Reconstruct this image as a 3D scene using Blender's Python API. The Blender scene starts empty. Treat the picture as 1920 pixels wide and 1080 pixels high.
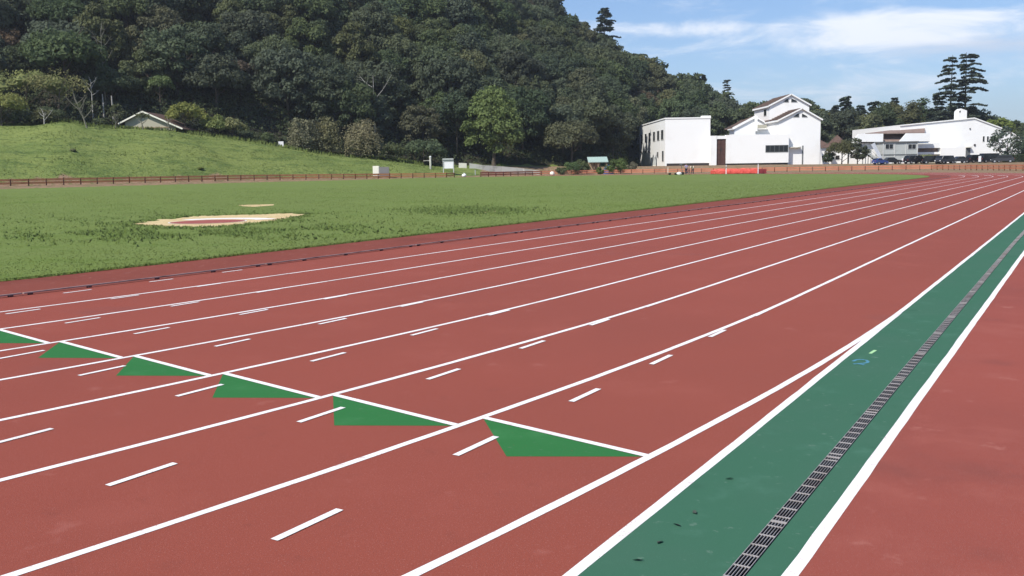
import bpy, math, random
import numpy as np
from mathutils import Matrix, Vector

random.seed(7)
S = bpy.context.scene
COL = S.collection
PI = math.pi
R_ = math.radians

# ------------------------------------------------------------------ camera, sky, sun, exposure
W0, H0 = 1920.0, 1080.0                    # pixel frame in which the photograph was measured
F, PITCH, ROLL, EYE = 1756.4, 0.1273, -0.016, 1.509
cam = bpy.data.cameras.new('camera')
cam.sensor_width = 36.0
cam.lens = F / W0 * 36.0
cam.clip_start = 0.05
cam.clip_end = 9000
cam_o = bpy.data.objects.new('camera', cam)
COL.objects.link(cam_o)
cam_o.matrix_world = Matrix.Translation((0, 0, EYE)) @ Matrix.Rotation(PI / 2 - PITCH, 4, 'X') @ Matrix.Rotation(ROLL, 4, 'Z')
S.camera = cam_o

HAZE = 0.0002
SUN_EL, SUN_AZ = R_(48), R_(-136)          # azimuth measured clockwise from +Y: left of and a little behind the camera
sun = bpy.data.lights.new('sun', 'SUN')
sun.energy = 4.1
sun.angle = R_(0.6)
sun.color = (1.0, 0.95, 0.87)
sun_o = bpy.data.objects.new('sun', sun)
COL.objects.link(sun_o)
sd = Vector((math.sin(SUN_AZ) * math.cos(SUN_EL), math.cos(SUN_AZ) * math.cos(SUN_EL), math.sin(SUN_EL)))
sun_o.rotation_euler = sd.to_track_quat('Z', 'Y').to_euler()
sun_o.location = (0, 0, 60)

world = bpy.data.worlds.new('World')
S.world = world
world.use_nodes = True
nt = world.node_tree
nt.nodes.clear()


def N(tree, kind, **kw):
    n = tree.nodes.new(kind)
    for k, v in kw.items():
        if k.startswith('i_'):
            key = k[2:]
            key = int(key) if key.isdigit() else key.replace('_', ' ')
            n.inputs[key].default_value = v
        else:
            setattr(n, k, v)
    return n


def L(tree, a, b):
    tree.links.new(a, b)


def M(tree, op, a, b=None, clamp=False):
    n = tree.nodes.new('ShaderNodeMath')
    n.operation = op
    n.use_clamp = clamp
    for i, v in enumerate((a, b)):
        if v is None:
            continue
        if isinstance(v, (int, float)):
            n.inputs[i].default_value = v
        else:
            tree.links.new(v, n.inputs[i])
    return n.outputs[0]


sky = N(nt, 'ShaderNodeTexSky', sky_type='NISHITA', sun_disc=False, sun_elevation=SUN_EL,
        sun_rotation=SUN_AZ, air_density=1.0, dust_density=0.6, ozone_density=2.2, altitude=30)
tc = N(nt, 'ShaderNodeTexCoord')
sep = N(nt, 'ShaderNodeSeparateXYZ')
L(nt, tc.outputs['Generated'], sep.inputs[0])
zz = M(nt, 'MAXIMUM', sep.outputs[2], 0.0)
az = M(nt, 'ARCTAN2', sep.outputs[0], sep.outputs[1])          # 0 straight ahead, + right
comb = N(nt, 'ShaderNodeCombineXYZ')
L(nt, M(nt, 'MULTIPLY', az, 9.5), comb.inputs[0])
L(nt, M(nt, 'ADD', M(nt, 'MULTIPLY', zz, 36.0), M(nt, 'MULTIPLY', az, .9)), comb.inputs[1])
comb.inputs[2].default_value = 3.1
nz = N(nt, 'ShaderNodeTexNoise', i_Scale=1.0, i_Detail=9.0, i_Roughness=0.64, i_Distortion=0.5)
L(nt, comb.outputs[0], nz.inputs['Vector'])


def bump_at(a0, wa, z0, wz, h):
    """a soft bank of cloud at one place in the sky"""
    d1 = M(nt, 'POWER', M(nt, 'DIVIDE', M(nt, 'SUBTRACT', az, a0), wa), 2.0)
    d2 = M(nt, 'POWER', M(nt, 'DIVIDE', M(nt, 'SUBTRACT', zz, z0), wz), 2.0)
    return M(nt, 'MULTIPLY', M(nt, 'EXPONENT', M(nt, 'MULTIPLY', M(nt, 'ADD', d1, d2), -1.0)), h)


field = nz.outputs['Fac']
for b in ((0.38, 0.12, 0.121, 0.012, 0.34), (0.29, 0.12, 0.137, 0.009, 0.22), (0.45, 0.07, 0.133, 0.008, 0.26), (0.50, 0.08, 0.176, 0.007, 0.20), (0.16, 0.09, 0.136, 0.007, 0.12),
          (0.50, 0.12, 0.104, 0.014, 0.26), (0.40, 0.25, 0.078, 0.014, 0.17)):
    field = M(nt, 'ADD', field, bump_at(*b))
mask = N(nt, 'ShaderNodeMapRange', interpolation_type='SMOOTHSTEP', i_From_Min=0.50, i_From_Max=0.90)
L(nt, field, mask.inputs['Value'])
# grey undersides: a second, coarser field, strongest to the right
nz2 = N(nt, 'ShaderNodeTexNoise', i_Scale=1.6, i_Detail=4.0, i_Roughness=0.5)
L(nt, comb.outputs[0], nz2.inputs['Vector'])
gr = M(nt, 'ADD', M(nt, 'MULTIPLY', nz2.outputs['Fac'], 0.5), bump_at(0.50, 0.14, 0.103, 0.013, 0.6))
gmr = N(nt, 'ShaderNodeMapRange', interpolation_type='SMOOTHSTEP', i_From_Min=0.35, i_From_Max=0.8)
L(nt, gr, gmr.inputs['Value'])
ccol = N(nt, 'ShaderNodeMix', data_type='RGBA')
ccol.inputs[6].default_value = (8.0, 8.5, 9.4, 1)
ccol.inputs[7].default_value = (5.6, 6.4, 7.8, 1)
L(nt, gmr.outputs[0], ccol.inputs[0])
# thin milky veil towards the horizon
veil = M(nt, 'MULTIPLY', M(nt, 'EXPONENT', M(nt, 'MULTIPLY', zz, -9.0)), 0.45)
vmix = N(nt, 'ShaderNodeMix', data_type='RGBA')
L(nt, veil, vmix.inputs[0])
tint = N(nt, 'ShaderNodeMix', data_type='RGBA', blend_type='MULTIPLY')
tint.inputs[0].default_value = 1.0
tint.inputs[7].default_value = (0.79, 0.94, 1.16, 1)
L(nt, sky.outputs[0], tint.inputs[6])
L(nt, tint.outputs[2], vmix.inputs[6])
vmix.inputs[7].default_value = (4.6, 5.5, 7.0, 1)
cm = N(nt, 'ShaderNodeMix', data_type='RGBA')
L(nt, mask.outputs[0], cm.inputs[0])
L(nt, vmix.outputs[2], cm.inputs[6])
L(nt, ccol.outputs[2], cm.inputs[7])
bg = N(nt, 'ShaderNodeBackground')
bg.inputs['Strength'].default_value = 0.093
L(nt, cm.outputs[2], bg.inputs['Color'])
wo = N(nt, 'ShaderNodeOutputWorld')
L(nt, bg.outputs[0], wo.inputs['Surface'])

S.render.engine = 'CYCLES'
S.view_settings.view_transform = 'Standard'
S.view_settings.look = 'None'
S.view_settings.gamma = 1.0
S.view_settings.use_curve_mapping = False
S.view_settings.exposure = 0.42

# ------------------------------------------------------------------ geometry of the place
TH, D8, R8, S0, LS = 0.5523, 1.573, 64.42, 10.79, 84.0   # straight's bearing, outer line offset, its bend radius, straight from S0 to S0+LS
LANE = 1.22
DV = np.array([math.sin(TH), math.cos(TH)])
NV = np.array([-math.cos(TH), math.sin(TH)])
CN = D8 + R8
S1 = S0 + LS
RI = R8 - 8 * LANE            # kerb
RG = RI - 1.9                 # edge of the infield grass


def sn(s, n, z=0.0):
    g = s * DV + n * NV
    return (float(g[0]), float(g[1]), z)


def hor(px):
    return 315.2 - 0.016 * (px - 960)


def _ray(x, y):
    u = (x - 960) / F
    v = -(y - 540) / F
    c, s = math.cos(ROLL), math.sin(ROLL)
    u, v = c * u - s * v, s * u + c * v
    cp, sp = math.cos(PITCH), math.sin(PITCH)
    return u, cp + sp * v, -sp + cp * v


def gp(x, y, z=0.0):
    """point of the horizontal plane at height z that was surveyed from the photograph"""
    d = _ray(x, y)
    t = (z - EYE) / d[2]
    return (d[0] * t, d[1] * t, z)


def at(x, y, Y):
    """point at distance Y down the view"""
    d = _ray(x, y)
    t = Y / d[1]
    return (d[0] * t, Y, EYE + d[2] * t)


def oval(R, step=1.5, closed=True):
    p = []
    for a in np.arange(-90, 0, step):
        p.append((S0 + R * math.sin(R_(a)), CN - R * math.cos(R_(a))))
    for s in np.linspace(S0, S1, 24)[:-1]:
        p.append((s, CN - R))
    for a in np.arange(0, 180, step):
        p.append((S1 + R * math.sin(R_(a)), CN - R * math.cos(R_(a))))
    for s in np.linspace(S1, S0, 24)[:-1]:
        p.append((s, CN + R))
    for a in np.arange(180, 270, step):
        p.append((S0 + R * math.sin(R_(a)), CN - R * math.cos(R_(a))))
    if closed:
        p.append(p[0])
    return p


def interp(x, xs, ys):
    return float(np.interp(x, xs, ys))


TP = [-900, -400, 0, 160, 330, 450, 540, 640, 740, 840, 920, 1010, 1150, 1195, 1400, 1550, 1740, 1900, 2000, 2600]
T_F = [60, 85, 113, 122, 132, 141, 147, 153, 160, 166, 176, 188, 190, 188, 181, 175, 169, 134, 117, 80]      # fence
T_C = [110, 135, 155, 158, 165, 170, 175, 180, 185, 189, 194, 200, 208, 210, 205, 205, 205, 205, 205, 205]    # top of the bank
T_Y = [205, 225, 240, 240, 247, 262, 278, 294, 302, 314, 312, 312, 312, 312, 309, 308, 306, 304, 303, 303]    # its height in the picture
T_M = [118, 140, 160, 163, 172, 178, 182, 187, 191, 195, 200, 206, 216, 262, 262, 262, 262, 262, 262, 262]    # foot of the hill
T_R = [260, 280, 300, 300, 300, 300, 300, 300, 300, 305, 305, 310, 315, 318, 330, 335, 335, 330, 330, 330]    # ridge
SX = [-900, -300, 200, 600, 850, 1000, 1060, 1120, 1200, 1260, 1310, 1350, 1400, 1440, 1500, 1560, 1620, 1700, 1760, 1850, 1900, 1960, 2600]
SY = [-150, -260, -280, -220, -110, 0, 34, 72, 104, 124, 152, 172, 198, 192, 182, 212, 226, 222, 222, 234, 240, 246, 240]
OP = np.array(oval(RG, 3))


def smooth(t):
    t = min(max(t, 0.0), 1.0)
    return t * t * (3 - 2 * t)


def wob(x, y):
    return (math.sin(x * .11 + 1.3) * math.cos(y * .09 + .7) + .5 * math.sin(x * .27 + y * .19) + .3 * math.sin(x * .6 - y * .43))


def H(x, y):
    """height of the land"""
    if y < 25:
        return -0.30
    px = 960 + F * x / y
    yf, yc, ym, yr = (interp(px, TP, t) for t in (T_F, T_C, T_M, T_R))
    zc = EYE + (hor(px) - interp(px, TP, T_Y)) / F * yc
    zr = EYE + (hor(px) - interp(px, SX, SY)) / F * yr - 10.5
    zc += 0.8 * math.exp(-((px - 132) / 42.0) ** 2)
    lift = 0.28 * smooth((900 - px) / 500.0)
    if y < yf + 1.5:
        return -0.30 + 0.28 * smooth((y - 78) / 8.0) + (0.02 + lift) * smooth((y - (yf - 8)) / 6.0)
    if y < yc:
        t = (y - yf - 1.5) / (yc - yf - 1.5)
        b = (math.sin(t * PI / 2) ** .9) if px < 900 else smooth(t)
        return lift + (zc - lift) * b + (0.22 * wob(x, y) + .12 * wob(x * 2.3, y * 2.9)) * math.sin(PI * t) * (1 if px < 900 else .3)
    if y < ym:
        return zc + 0.1 * (y - yc) * (1 if px < 800 else 0)
    zb = zc + 0.1 * (ym - yc) * (1 if px < 800 else 0)
    if y < yr:
        t = (y - ym) / (yr - ym)
        return zb + (zr - zb) * (t ** 0.95) + 0.9 * wob(x * .6, y * .6) * math.sin(PI * t)
    return zr - (zr * .5) * smooth((y - yr) / 150)


# ------------------------------------------------------------------ materials
MATS = {}


def mat(name, col, rough=0.85, spec=0.3, noise=None, metal=0.0, bump=None, vary=0.0, sheen=0.0, trans=0.0, up_n=0.0):
    """procedural material; noise = list of (scale, detail, amount, colour) layers"""
    m = bpy.data.materials.new(name)
    m.use_nodes = True
    t = m.node_tree
    b = t.nodes['Principled BSDF']
    b.inputs['Roughness'].default_value = rough
    b.inputs['Specular IOR Level'].default_value = spec
    b.inputs['Metallic'].default_value = metal
    if sheen:
        b.inputs['Sheen Weight'].default_value = sheen
        b.inputs['Sheen Roughness'].default_value = 0.45
        mx_ = max(col)
        b.inputs['Sheen Tint'].default_value = tuple(min(1, .35 + .65 * c / mx_) for c in col) + (1,)
    g = t.nodes.new('ShaderNodeNewGeometry')
    cur = None
    rgb = t.nodes.new('ShaderNodeRGB')
    rgb.outputs[0].default_value = (*col, 1)
    cur = rgb.outputs[0]
    for sc, det, lo, hi, c2 in (noise or []):
        nn = t.nodes.new('ShaderNodeTexNoise')
        nn.inputs['Scale'].default_value = sc
        nn.inputs['Detail'].default_value = det
        nn.inputs['Roughness'].default_value = 0.6
        L(t, g.outputs['Position'], nn.inputs['Vector'])
        mr = t.nodes.new('ShaderNodeMapRange')
        mr.interpolation_type = 'SMOOTHSTEP'
        mr.inputs['From Min'].default_value = lo
        mr.inputs['From Max'].default_value = hi
        L(t, nn.outputs['Fac'], mr.inputs['Value'])
        mx = t.nodes.new('ShaderNodeMix')
        mx.data_type = 'RGBA'
        L(t, mr.outputs[0], mx.inputs[0])
        L(t, cur, mx.inputs[6])
        mx.inputs[7].default_value = (*c2, 1)
        cur = mx.outputs[2]
    if vary:
        oi = t.nodes.new('ShaderNodeObjectInfo')
        hs = t.nodes.new('ShaderNodeHueSaturation')
        L(t, M(t, 'ADD', M(t, 'MULTIPLY', oi.outputs['Random'], 0.045), 0.478), hs.inputs['Hue'])
        L(t, M(t, 'ADD', M(t, 'MULTIPLY', M(t, 'FRACT', M(t, 'MULTIPLY', oi.outputs['Random'], 7.31)), vary), 1 - vary * .5), hs.inputs['Value'])
        L(t, M(t, 'ADD', M(t, 'MULTIPLY', M(t, 'FRACT', M(t, 'MULTIPLY', oi.outputs['Random'], 3.77)), .4), .75), hs.inputs['Saturation'])
        L(t, cur, hs.inputs['Color'])
        cur = hs.outputs[0]
    L(t, cur, b.inputs['Base Color'])
    if bump:
        nn = t.nodes.new('ShaderNodeTexNoise')
        nn.inputs['Scale'].default_value = bump[0]
        nn.inputs['Detail'].default_value = 4
        L(t, g.outputs['Position'], nn.inputs['Vector'])
        bp = t.nodes.new('ShaderNodeBump')
        bp.inputs['Strength'].default_value = bump[1]
        bp.inputs['Distance'].default_value = bump[2]
        L(t, nn.outputs['Fac'], bp.inputs['Height'])
        L(t, bp.outputs[0], b.inputs['Normal'])
    if up_n:
        vm = t.nodes.new('ShaderNodeVectorMath'); vm.operation = 'ADD'
        sc_ = t.nodes.new('ShaderNodeVectorMath'); sc_.operation = 'SCALE'
        sc_.inputs['Scale'].default_value = 1 - up_n
        L(t, g.outputs['Normal'], sc_.inputs[0]); L(t, sc_.outputs[0], vm.inputs[0])
        vm.inputs[1].default_value = (0, 0, up_n)
        nm = t.nodes.new('ShaderNodeVectorMath'); nm.operation = 'NORMALIZE'
        L(t, vm.outputs[0], nm.inputs[0]); L(t, nm.outputs[0], b.inputs['Normal'])
    if trans:
        tr = t.nodes.new('ShaderNodeBsdfTranslucent')
        L(t, cur, tr.inputs['Color'])
        ms = t.nodes.new('ShaderNodeMixShader')
        ms.inputs[0].default_value = trans
        L(t, b.outputs[0], ms.inputs[1])
        L(t, tr.outputs[0], ms.inputs[2])
        L(t, ms.outputs[0], t.nodes['Material Output'].inputs['Surface'])
    MATS[name] = m
    return m


TRK = (0.262, 0.060, 0.038)
m_track = mat('red_rubber_track', TRK, 0.9, 0.1,
              [(0.16, 5, .38, .66, (0.238, 0.056, 0.036)), (0.9, 5, .50, .74, (0.278, 0.068, 0.045)), (5, 6, .58, .74, (0.230, 0.055, 0.036)), (0.35, 8, .60, .70, (0.222, 0.060, 0.044)), (2.2, 9, .63, .72, (0.30, 0.086, 0.062)),
               (120, 3, .56, .72, (0.34, 0.125, 0.10)), (170, 3, .56, .72, (0.15, 0.044, 0.036))], bump=(260, .8, .005), sheen=.12)
m_apron = mat('worn_red_rubber', (0.275, 0.062, 0.042), 0.9, 0.1,
              [(0.22, 5, .42, .62, (0.245, 0.056, 0.039)), (1.5, 6, .50, .72, (0.295, 0.076, 0.054)), (0.7, 6, .56, .72, (0.205, 0.052, 0.038)), (4, 9, .60, .72, (0.33, 0.105, 0.080)),
               (150, 2, .60, .78, (0.40, 0.19, 0.16)), (210, 2, .62, .78, (0.15, 0.042, 0.035))], bump=(260, .9, .005), sheen=.14)
m_inner = mat('dusty_red_rubber', (0.205, 0.058, 0.042), 0.9, 0.1,
              [(0.6, 6, .45, .7, (0.175, 0.050, 0.037)), (7, 6, .58, .72, (0.29, 0.12, 0.095)), (170, 2, .62, .8, (0.12, 0.04, 0.035))], bump=(330, .5, .004))
m_green = mat('green_rubber_strip', (0.044, 0.128, 0.078), 0.9, 0.1,
              [(0.8, 5, .42, .68, (0.050, 0.128, 0.082)), (3.0, 6, .54, .74, (0.060, 0.152, 0.100)), (1.3, 8, .60, .72, (0.038, 0.105, 0.066)), (14, 8, .62, .70, (0.090, 0.170, 0.12)),
               (180, 2, .62, .8, (0.09, 0.25, 0.17)), (230, 2, .63, .78, (0.025, 0.09, 0.06))], bump=(330, .5, .004))
m_paint_g = mat('green_paint', (0.030, 0.150, 0.044), 0.9, 0.1, [(3, 5, .5, .75, (0.040, 0.170, 0.055)), (16, 8, .60, .70, (0.055, 0.160, 0.066)), (60, 4, .66, .72, (0.16, 0.09, 0.05)), (190, 2, .62, .8, (0.02, 0.13, 0.045))], bump=(330, .5, .003))
m_white = mat('white_line_paint', (0.80, 0.78, 0.76), 0.7, 0.25, [(1.5, 6, .50, .72, (0.70, 0.65, 0.62)), (14, 6, .60, .72, (0.60, 0.50, 0.46)), (110, 3, .60, .68, (0.46, 0.26, 0.22))], bump=(330, .4, .003))
m_blue_mark = mat('pale_blue_paint', (0.08, 0.25, 0.36), 0.8, 0.2, [(60, 3, .45, .65, (0.07, 0.17, 0.18))])
m_lime_mark = mat('pale_lime_paint', (0.36, 0.60, 0.30), 0.8, 0.2)
m_steel = mat('galvanised_steel', (0.42, 0.39, 0.37), 0.55, 0.4, [(9, 5, .45, .7, (0.30, 0.26, 0.24)), (1.7, 5, .5, .7, (0.26, 0.19, 0.16))], metal=.2)
m_trough = mat('dark_trough_concrete', (0.035, 0.032, 0.030), 0.9, 0.2)
m_alu = mat('weathered_rail', (0.34, 0.24, 0.22), 0.7, 0.25, [(3, 5, .45, .7, (0.14, 0.10, 0.095)), (.8, 4, .5, .7, (0.26, 0.22, 0.21))])
m_foot = mat('dark_rail_foot', (0.075, 0.035, 0.035), 0.7, 0.3)
G1 = (0.142, 0.188, 0.054)
m_grass = mat('infield_grass', G1, 0.95, 0.1,
              [(0.045, 4, .40, .64, (0.150, 0.200, 0.054)), (0.16, 6, .50, .70, (0.126, 0.180, 0.042)), (0.9, 7, .50, .72, (0.112, 0.162, 0.038)),
               (9, 6, .50, .72, (0.166, 0.214, 0.062)), (40, 4, .56, .72, (0.100, 0.146, 0.036))], bump=(14, .5, .04))
m_blade = mat('grass_blade', (0.190, 0.244, 0.072), 0.9, 0.12, [(0.16, 6, .50, .70, (0.170, 0.232, 0.058)), (0.9, 7, .50, .72, (0.152, 0.212, 0.052)), (3, 4, .5, .7, (0.190, 0.245, 0.090))], trans=.3, up_n=.85)
m_weed = mat('weed_leaf', (0.145, 0.210, 0.058), 0.8, 0.2, [(2, 4, .45, .7, (0.190, 0.255, 0.078))], trans=.25, up_n=.8)
m_sand = mat('pale_sand', (0.58, 0.45, 0.24), 0.95, 0.1, [(1.3, 6, .45, .7, (0.54, 0.38, 0.19)), (5, 6, .56, .72, (0.70, 0.60, 0.40)), (7, 8, .60, .66, (0.20, 0.21, 0.08)), (30, 4, .62, .74, (0.36, 0.30, 0.14))], bump=(20, .5, .03))
m_circle = mat('red_circle_surface', (0.30, 0.085, 0.07), 0.8, 0.2, [(4, 5, .5, .7, (0.36, 0.13, 0.10))])
m_ringw = mat('white_ring_paint', (0.78, 0.75, 0.72), 0.7, 0.2)
m_white_wall = mat('white_render', (0.84, 0.84, 0.82), 0.9, 0.15, [(0.35, 5, .5, .75, (0.80, 0.79, 0.76)), (2.2, 6, .62, .75, (0.74, 0.73, 0.69))], bump=(6, .25, .02))
m_cream = mat('cream_render', (0.42, 0.40, 0.31), 0.9, 0.15, [(1.0, 5, .5, .7, (0.34, 0.32, 0.25))])
m_grey = mat('grey_panel', (0.44, 0.46, 0.44), 0.75, 0.2, [(0.8, 5, .5, .7, (0.38, 0.40, 0.38))])
m_greyd = mat('dark_grey_trim', (0.13, 0.14, 0.14), 0.7, 0.2)
m_brown = mat('brown_door_panel', (0.085, 0.042, 0.033), 0.7, 0.3, [(1.2, 5, .5, .7, (0.07, 0.036, 0.03))])
m_tile = mat('brown_roof_tile', (0.25, 0.18, 0.15), 0.9, 0.15, [(1.2, 5, .45, .7, (0.19, 0.135, 0.115)), (8, 4, .55, .7, (0.29, 0.22, 0.185))])
m_tiled = mat('dark_brown_roof_tile', (0.13, 0.085, 0.068), 0.9, 0.15, [(1.2, 5, .45, .7, (0.095, 0.062, 0.05))])
m_glass = mat('dark_window_glass', (0.012, 0.014, 0.016), 0.15, 0.5)
m_frame = mat('window_frame', (0.55, 0.55, 0.53), 0.6, 0.3)
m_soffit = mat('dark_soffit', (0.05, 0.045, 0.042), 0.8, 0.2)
m_base_gap = mat('plinth_and_gap_shade', (0.05, 0.042, 0.040), 0.9, 0.1)  # left block's plinth, and shade painted into the front wall's gap
m_fence = mat('orange_brown_fence_rail', (0.66, 0.31, 0.14), 0.8, 0.2, [(1.1, 5, .45, .7, (0.56, 0.25, 0.11))])
m_post = mat('dark_brown_fence_post', (0.12, 0.045, 0.025), 0.8, 0.2, vary=.4)
m_fence2 = mat('red_brown_fence_rail', (0.46, 0.19, 0.11), 0.8, 0.2, [(.4, 4, .45, .7, (0.36, 0.13, 0.075))])
m_tarp = mat('red_mat_cover', (0.75, 0.12, 0.085), 0.6, 0.35, [(1.5, 6, .45, .65, (0.66, 0.095, 0.07))], bump=(2.2, .9, .25))
m_tarpd = mat('dark_red_cover', (0.22, 0.03, 0.035), 0.6, 0.35)
m_teal = mat('pale_teal_roof_sheet', (0.36, 0.47, 0.42), 0.6, 0.3)
m_wood = mat('weathered_timber', (0.36, 0.26, 0.17), 0.85, 0.2)
m_blue = mat('blue_plastic_sheet', (0.045, 0.09, 0.30), 0.6, 0.3, bump=(4, .8, .1))
m_box = mat('cream_metal_cabinet', (0.80, 0.78, 0.66), 0.6, 0.3)
m_box_shade = mat('shaded_cabinet_grey', (0.36, 0.34, 0.31), 0.6, 0.3)  # cabinet side turned from the sun, its shade put into the colour
m_conc = mat('pale_concrete', (0.62, 0.60, 0.52), 0.9, 0.15, [(0.8, 6, .45, .7, (0.40, 0.39, 0.33))], bump=(5, .4, .03))
m_bark = mat('grey_brown_bark', (0.11, 0.09, 0.07), 0.95, 0.1, [(5, 5, .45, .7, (0.07, 0.055, 0.042))], bump=(8, .6, .05))
m_barkl = mat('pale_dead_wood', (0.42, 0.40, 0.36), 0.9, 0.1, [(5, 5, .45, .7, (0.30, 0.28, 0.25))])
m_black = mat('black_rubber', (0.015, 0.015, 0.016), 0.7, 0.3)
m_chrome = mat('bright_metal', (0.6, 0.6, 0.6), 0.3, 0.5, metal=.8)
m_lamp = mat('lamp_glass', (0.75, 0.75, 0.72), 0.2, 0.5)
m_plate = mat('white_plate', (0.8, 0.8, 0.8), 0.5, 0.3)
m_skin = mat('skin', (0.42, 0.24, 0.16), 0.6, 0.3)
m_hair = mat('black_hair', (0.012, 0.01, 0.009), 0.7, 0.3)
m_lilac = mat('lilac_cloth', (0.42, 0.34, 0.50), 0.9, 0.1)
m_cloth = mat('cream_cloth', (0.68, 0.60, 0.50), 0.9, 0.1)
m_navy = mat('dark_cloth', (0.03, 0.03, 0.05), 0.9, 0.1)


def leafmat(name, c, c2, vary=.34, trans=.36):
    return mat(name, c, 0.75, 0.22, [(0.35, 4, .42, .66, c2)], vary=vary, trans=trans)


LM = {
    'dark': leafmat('dark_evergreen_leaf', (0.085, 0.110, 0.056), (0.063, 0.085, 0.049)),
    'mid': leafmat('mid_green_leaf', (0.107, 0.134, 0.061), (0.078, 0.102, 0.051)),
    'olive': leafmat('olive_leaf', (0.132, 0.144, 0.061), (0.098, 0.110, 0.051)),
    'bright': leafmat('bright_green_leaf', (0.183, 0.226, 0.067), (0.134, 0.171, 0.055), .15),
    'yellow': leafmat('yellow_green_leaf', (0.262, 0.275, 0.085), (0.183, 0.201, 0.067), .2),
    'brown': leafmat('dry_olive_leaf', (0.250, 0.238, 0.116), (0.183, 0.183, 0.088), .15),
    'rust': leafmat('rusty_brown_leaf', (0.146, 0.110, 0.063), (0.110, 0.090, 0.056), .2),
    'needle': leafmat('dark_conifer_needle', (0.085, 0.110, 0.076), (0.061, 0.083, 0.059), .2, .1),
    'hedge': leafmat('hedge_leaf', (0.122, 0.171, 0.055), (0.091, 0.128, 0.046), .15),
}


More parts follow.
